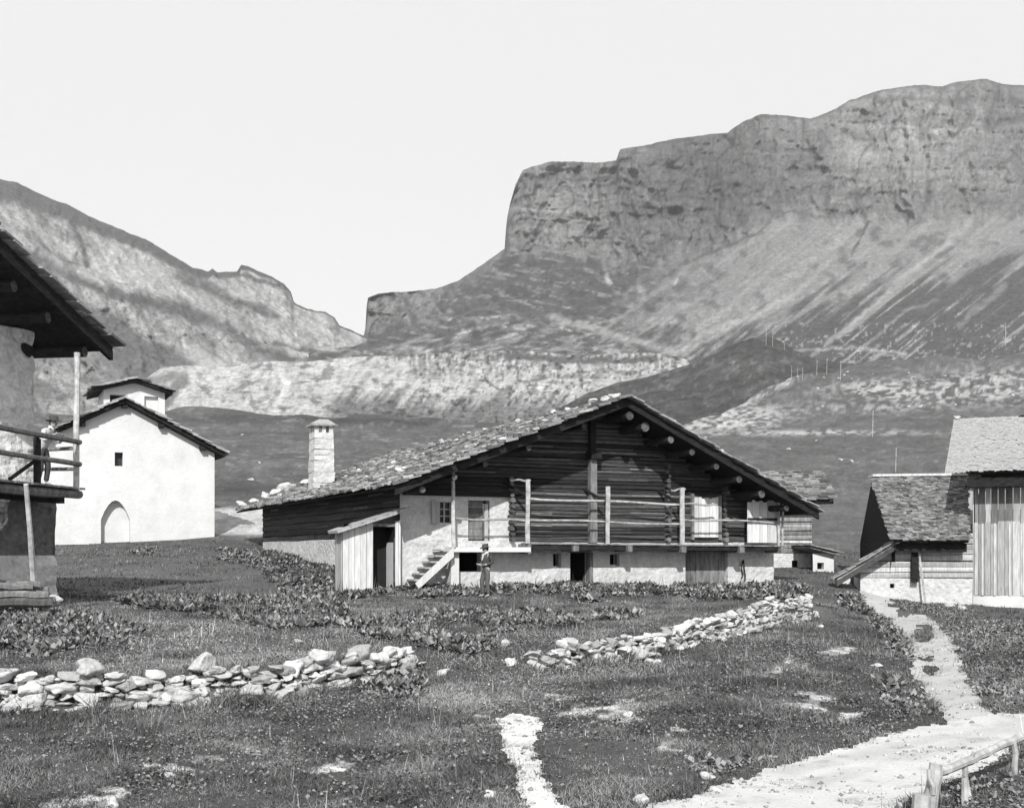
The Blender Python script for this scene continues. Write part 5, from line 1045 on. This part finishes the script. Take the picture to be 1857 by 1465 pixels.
person((pb.x, pb.y, pb.z), math.atan2(-.25, .95), {'pelvis': (-.03, 0, .86), 'belly': (.0, 0, 1.0), 'chest': (.12, 0, 1.20), 'neck': (.20, 0, 1.36), 'head': (.26, 0, 1.465), 'look': (1, -.25, -.05),
  'sh1': (.13, .18, 1.28), 'el1': (.22, .28, 1.02), 'wr1': (.42, .12, 1.18), 'hd1': (.48, -.05, 1.2), 'sh-1': (.13, -.18, 1.28), 'el-1': (.22, -.30, 1.02), 'wr-1': (.42, -.16, 1.19), 'hd-1': (.5, .0, 1.2),
  'hip1': (-.03, .09, .83), 'kn1': (.04, .10, .45), 'an1': (-.02, .10, .09), 'to1': (.14, .12, .03), 'hip-1': (-.03, -.09, .83), 'kn-1': (.0, -.10, .45), 'an-1': (-.08, -.11, .09), 'to-1': (.08, -.13, .03)},
  'man in white shirt, dark tie and hat leaning on the balcony rail at the left', (M['whitecloth'], M['darkcloth']), tie=True, sc=1.12)

# ================================================================== vegetation (uncountable)
rng = np.random.default_rng(5)
def pydist(px, d): z = Hr(px, d); return z, HY-z*F/d
def occupied(x, y):      # inside buildings
    r = np.zeros(len(x), bool)
    for (fr, u0, u1, v0, v1) in FOOT:
        (ox, oy), (tx, ty) = fr; dx = x-ox; dy = y-oy; u = dx*tx+dy*ty; v = -dx*ty+dy*tx; r |= (u > u0) & (u < u1) & (v > v0) & (v < v1)
    return r
def nrm(a, b): l = math.hypot(a, b); return a/l, b/l
FOOT = [(((xa, ya), nrm(1, tn_)), -.05, UR, 0, LH), (((xa, ya), nrm(1, tn_)), u0-.1, 0, VSh, .5)]
def bladeset(n, d0, d1, pw, h, w_, tone0, seed, px0=-300, px1=2260, cond=None, lean=1.3, flower=False):
    r = np.random.default_rng(seed); px = r.uniform(px0, px1, n); d = (d0**pw+(d1**pw-d0**pw)*r.random(n))**(1/pw)
    z, py = pydist(px, d); x = (px-CX)*d/F; nz = fbm(x*1.6, d*1.6, 5, 4)
    keep = ~pathmask(px+r.normal(0, 9, n), py+r.normal(0, 4, n), nz) & (r.random(n) > patchmask(px, py, nz)*.74) & ~occupied(x, d)
    if cond is not None: keep &= cond(px, py, d, x, r)
    px, d, z, x = px[keep], d[keep], z[keep], x[keep]; n = len(px)
    cl = fbm(x*1.7, d*1.7, 55, 4); hh = h*(.3+1.2*sst(.3, .75, cl))*r.uniform(.6, 1.3, n)*(1+.0*d); ww = w_*r.uniform(.6, 1.3, n)
    a = r.uniform(0, math.tau, n); la = r.uniform(0, math.tau, n); ll = r.uniform(0, lean, n)*hh
    b = np.stack([x, d, z+EYE-.01], 1); dx = np.stack([np.cos(a)*ww/2, np.sin(a)*ww/2, np.zeros(n)], 1); tip = b+np.stack([np.cos(la)*ll, np.sin(la)*ll, hh], 1)
    v = np.stack([b-dx, b+dx, tip], 1).reshape(-1, 3); f = np.arange(3*n).reshape(n, 3)
    py = py[keep]; t = tone0*dry(px, py)*r.uniform(.3, 1.7, n)*(.5+1.0*sst(.25, .75, fbm(x*1.1, d*1.1, 66, 4)))
    return v, f, t
def join(sets):
    V_ = []; F_ = []; T_ = []; n = 0
    for v, f, t in sets: V_.append(v); F_.append(f+n); T_.append(t); n += len(v)
    return np.concatenate(V_), np.concatenate(F_), np.concatenate(T_)
nearwall = lambda px, py, d, x, r: (np.abs(d-np.interp(px, WX, WD)+.35) < .35+.25*r.random(len(px))) & (px < 1480) & ((px < 780) | (px > 940)) & (fbm(x*1.3, d, 808, 3) > .42)
v, f, t = join([bladeset(420000, 15, 32, 2, .19, .018, .12, 6, cond=nearwall), bladeset(470000, 7.5, 19, 2, .062, .013, .14, 1, lean=1.7), bladeset(250000, 15, 36, 2, .07, .024, .135, 2, lean=1.6), bladeset(72000, 32, 60, 2, .08, .05, .11, 3),
    bladeset(2500, 8, 26, 2, .24, .010, .3, 4, lean=.4)])
g = mesh_obj('grass', v, f, M['blade'], tone=t); tag(g, 'short rough meadow grass', 'grass', kind='stuff')
# broad leaf ground cover
BEDS = [[(398, 1000), (470, 1001), (560, 1008), (628, 1030), (640, 1056), (720, 1062), (770, 1066), (860, 1062), (950, 1050), (1030, 1056), (1130, 1066), (1240, 1064), (1330, 1066), (1440, 1062), (1470, 1070), (1430, 1088), (1250, 1086), (1100, 1080), (1060, 1100), (1035, 1100), (1030, 1078), (930, 1078), (800, 1080), (660, 1084), (640, 1084), (630, 1104), (600, 1140), (500, 1142), (330, 1112), (250, 1100), (270, 1088), (380, 1078), (520, 1092), (500, 1062), (470, 1030), (400, 1018)],
 [(626, 1138), (700, 1118), (780, 1108), (960, 1104), (1050, 1122), (1048, 1136), (960, 1140), (900, 1150), (880, 1180), (830, 1190), (780, 1176), (740, 1160), (660, 1158)],
 [(-60, 1112), (90, 1108), (180, 1120), (262, 1138), (232, 1176), (110, 1182), (60, 1196), (20, 1180), (-60, 1190)],
 [(1085, 1112), (1160, 1116), (1160, 1130), (1090, 1128)], [(1530, 1082), (1590, 1088), (1612, 1110), (1650, 1160), (1656, 1200), (1625, 1190), (1580, 1118), (1530, 1104)],
 [(1612, 1086), (1770, 1092), (1780, 1120), (1900, 1130), (1950, 1290), (1800, 1288), (1765, 1240), (1740, 1170), (1706, 1122), (1620, 1104)],
 [(630, 1212), (700, 1210), (770, 1228), (760, 1262), (690, 1268), (630, 1246)], [(1240, 1368), (1300, 1376), (1380, 1384), (1330, 1400), (1250, 1404)], [(238, 990), (284, 990), (284, 1008), (240, 1008)], [(1620, 1240), (1690, 1280), (1660, 1310), (1600, 1270)], [(215, 1086), (330, 1080), (300, 1096), (220, 1094)], [(1515, 1355), (1560, 1345), (1565, 1362), (1520, 1368)],
 [(1740, 1430), (1900, 1370), (1900, 1500), (1700, 1500)], [(350, 1225), (480, 1235), (470, 1290), (390, 1285), (330, 1262)]]
DENS = [1, .9, .55, .6, .9, .75, .8, .8, .7, .5, .8, .8, .5, .7]
def leafset(n, d0, d1, L0, seed, per=7, small=False):
    r = np.random.default_rng(seed); px = r.uniform(-300, 2260, n); d = (d0**2+(d1**2-d0**2)*r.random(n))**.5
    z, py = pydist(px, d); x = (px-CX)*d/F; nz = fbm(x*1.6, d*1.6, 5, 4); j = (fbm(x*.8, d*.8, 15, 3)-.5); gap = sst(.36, .5, fbm(x*.9, d*.9, 16, 4)); szn = .45+1.1*fbm(x*.6, d*.6, 17, 3)
    k = np.zeros(n)
    for b, dn_ in zip(BEDS, DENS): k = np.maximum(k, inpoly(px+j*50, py+j*16, b)*dn_*gap*(szn if False else 1)*(1 if small else (0 if b is BEDS[5] or b is BEDS[12] else 1))) if not small else np.maximum(k, inpoly(px+j*50, py+j*16, b)*(b is BEDS[5] or b is BEDS[12] or b is BEDS[9])*gap)
    keep = (r.random(n) < k) & ~occupied(x, d) & ~pathmask(px, py, nz)
    x, d, z, szn = x[keep], d[keep], z[keep], np.repeat(szn[keep], per); x = np.repeat(x, per); d = np.repeat(d, per); z = np.repeat(z, per); n = len(x)
    a = r.uniform(0, math.tau, n); L = L0*szn*r.uniform(.5, 1.3, n); Wd = L*r.uniform(.2, .36, n); el = r.uniform(.0, 1.15, n)
    dr = np.stack([np.cos(a)*np.cos(el), np.sin(a)*np.cos(el), np.sin(el)], 1); pr = np.stack([-np.sin(a), np.cos(a), np.zeros(n)], 1)
    b = np.stack([x, d, z+EYE], 1)+dr*(L*.25)[:, None]+r.normal(0, .05, (n, 3))*[1, 1, 0]; upn = np.cross(pr, dr)
    m = b+dr*(L*.5)[:, None]; dro = np.stack([np.zeros(n), np.zeros(n), -L*r.uniform(.0, .35, n)], 1); tp = b+dr*L[:, None]+dro
    e1 = m+pr*Wd[:, None]+upn*(Wd*.35)[:, None]; e2 = m-pr*Wd[:, None]+upn*(Wd*.35)[:, None]
    v = np.stack([b, e1, tp, m, e2], 1).reshape(-1, 3); i = np.arange(n)*5
    f = np.concatenate([np.stack([i, i+1, i+3], 1), np.stack([i+1, i+2, i+3], 1), np.stack([i+3, i+2, i+4], 1), np.stack([i, i+3, i+4], 1)]); t = np.tile(.155*r.uniform(.25, 1.9, n), 4)
    return v, f, t
def dockstalks(n, d0, d1):
    c = lambda px, py, d, x, r: inpoly(px, py, BEDS[0]) | inpoly(px, py, BEDS[1]) | inpoly(px, py, BEDS[2])
    return bladeset(n*8, d0, d1, 2, .42, .03, .11, 77, cond=lambda px, py, d, x, r: c(px, py, d, x, r) & (r.random(len(px)) < .16), lean=.3)
def herbset(n, d0, d1, L0, seed):          # small low leaves between the grass
    r = np.random.default_rng(seed); px = r.uniform(-300, 2260, n); d = (d0**2+(d1**2-d0**2)*r.random(n))**.5; z, py = pydist(px, d); x = (px-CX)*d/F
    keep = (r.random(n) < .12+.88*sst(.42, .62, fbm(x*.8, d*.8, 505, 4))) & ~pathmask(px+r.normal(0, 6, n), py, fbm(x*1.6, d*1.6, 5, 4)) & (r.random(n) > patchmask(px, py, .5)); x, d, z = x[keep], d[keep], z[keep]; n = len(x)
    a = r.uniform(0, math.tau, n); L = L0*r.uniform(.6, 1.6, n); W_ = L*r.uniform(.3, .6, n); el = r.uniform(-.2, 1.1, n)
    dr = np.stack([np.cos(a)*np.cos(el), np.sin(a)*np.cos(el), np.sin(el)], 1); pr = np.stack([-np.sin(a), np.cos(a), np.zeros(n)], 1); b = np.stack([x, d, z+EYE+r.uniform(.0, .07, n)], 1); m = b+dr*(L*.5)[:, None]
    dr_ = dry(px[keep], py[keep])
    v = np.stack([b, m+pr*W_[:, None], b+dr*L[:, None], m-pr*W_[:, None]], 1).reshape(-1, 3); i = np.arange(n)*4; f = np.concatenate([np.stack([i, i+1, i+2], 1), np.stack([i, i+2, i+3], 1)])
    return v, f, np.tile(.135*dr_*r.uniform(.3, 1.75, n), 2)
v, f, t = join([leafset(17000, 9, 20, .13, 21), leafset(60000, 18, 32, .17, 22), leafset(76000, 30, 56, .20, 23), leafset(72000, 9, 46, .075, 25, 8, True), dockstalks(9000, 24, 50), herbset(170000, 7.5, 26, .03, 24)])
g = mesh_obj('dock_plants', v, f, M['leaf'], tone=t); tag(g, 'broad leaved dock plants spreading in patches around the houses', 'ground cover', kind='stuff')
# grit and pebbles on the tracks
r = np.random.default_rng(19); n = 60000; px = r.uniform(700, 2000, n); d = (7.5**2+(30**2-7.5**2)*r.random(n))**.5; z, py = pydist(px, d); x = (px-CX)*d/F; nz = fbm(x*1.6, d*1.6, 5, 4)
keep = pathmask(px, py, nz) & (r.random(n) < .1+.9*sst(.45, .65, fbm(x*1.2, d*1.2, 93, 3))); x, d, z = x[keep], d[keep], z[keep]; n = len(x); sz_ = .006+.03*r.random(n)**5
O6 = np.array([[1, 0, 0], [-1, 0, 0], [0, 1, 0], [0, -1, 0], [0, 0, .6], [0, 0, -1]]); OF = np.array([[0, 2, 4], [2, 1, 4], [1, 3, 4], [3, 0, 4], [2, 0, 5], [1, 2, 5], [3, 1, 5], [0, 3, 5]])
v = (np.stack([x, d, z+EYE+.012+sz_*.3], 1)[:, None, :]+(O6[None]+r.normal(0, .18, (n, 6, 3)))*sz_[:, None, None]).reshape(-1, 3); f = (OF[None]+(np.arange(n)*6)[:, None, None]).reshape(-1, 3)
g = mesh_obj('gravel', v, f, M['rockm'], tone=np.repeat(r.uniform(.4, 1.2, n), 8)); tag(g, 'loose grit and small pebbles on the road and footpaths', 'gravel', kind='stuff')
# clover heads
r = np.random.default_rng(9); n = 2200; px = r.uniform(-100, 1700, n); d = (8**2+(24**2-8**2)*r.random(n))**.5; z, py = pydist(px, d); x = (px-CX)*d/F
keep = ~pathmask(px, py, fbm(x*1.6, d*1.6, 5, 4)) & (r.random(n) < sst(.35, .6, fbm(x*.4, d*.4, 91, 3))); x, d, z = x[keep], d[keep], z[keep]; n = len(x); s = r.uniform(.005, .013, n); zz = z+EYE+r.uniform(.07, .16, n)
O6 = np.array([[1, 0, 0], [-1, 0, 0], [0, 1, 0], [0, -1, 0], [0, 0, 1], [0, 0, -1]]); OF = np.array([[0, 2, 4], [2, 1, 4], [1, 3, 4], [3, 0, 4], [2, 0, 5], [1, 2, 5], [3, 1, 5], [0, 3, 5]])
v = (np.stack([x, d, zz], 1)[:, None, :]+O6[None]*s[:, None, None]).reshape(-1, 3); f = (OF[None]+(np.arange(n)*6)[:, None, None]).reshape(-1, 3)
g = mesh_obj('clover_flowers', v, f, M['blade'], tone=np.full(len(f), .4)); tag(g, 'tiny pale clover heads dotting the foreground grass', 'flowers', kind='stuff')

# ------------------------------------------------------------------ mountain air
mb = MB(); mb.box(lambda a, b, c: Vector((a, b, c)), -3600, 3800, -60, 3300, -1.6, 1700)
hz = bpy.data.materials.new('haze'); hz.use_nodes = True; n = hz.node_tree; n.nodes.remove(n.nodes['Principled BSDF']); pv = n.nodes.new('ShaderNodeVolumePrincipled')
pv.inputs['Color'].default_value = (.95, .95, .95, 1); pv.inputs['Density'].default_value = 0.00009; pv.inputs['Anisotropy'].default_value = 0.2
n.links.new(pv.outputs[0], n.nodes['Material Output'].inputs['Volume'])
o = mb.build('haze', hz); tag(o, kind='stuff')
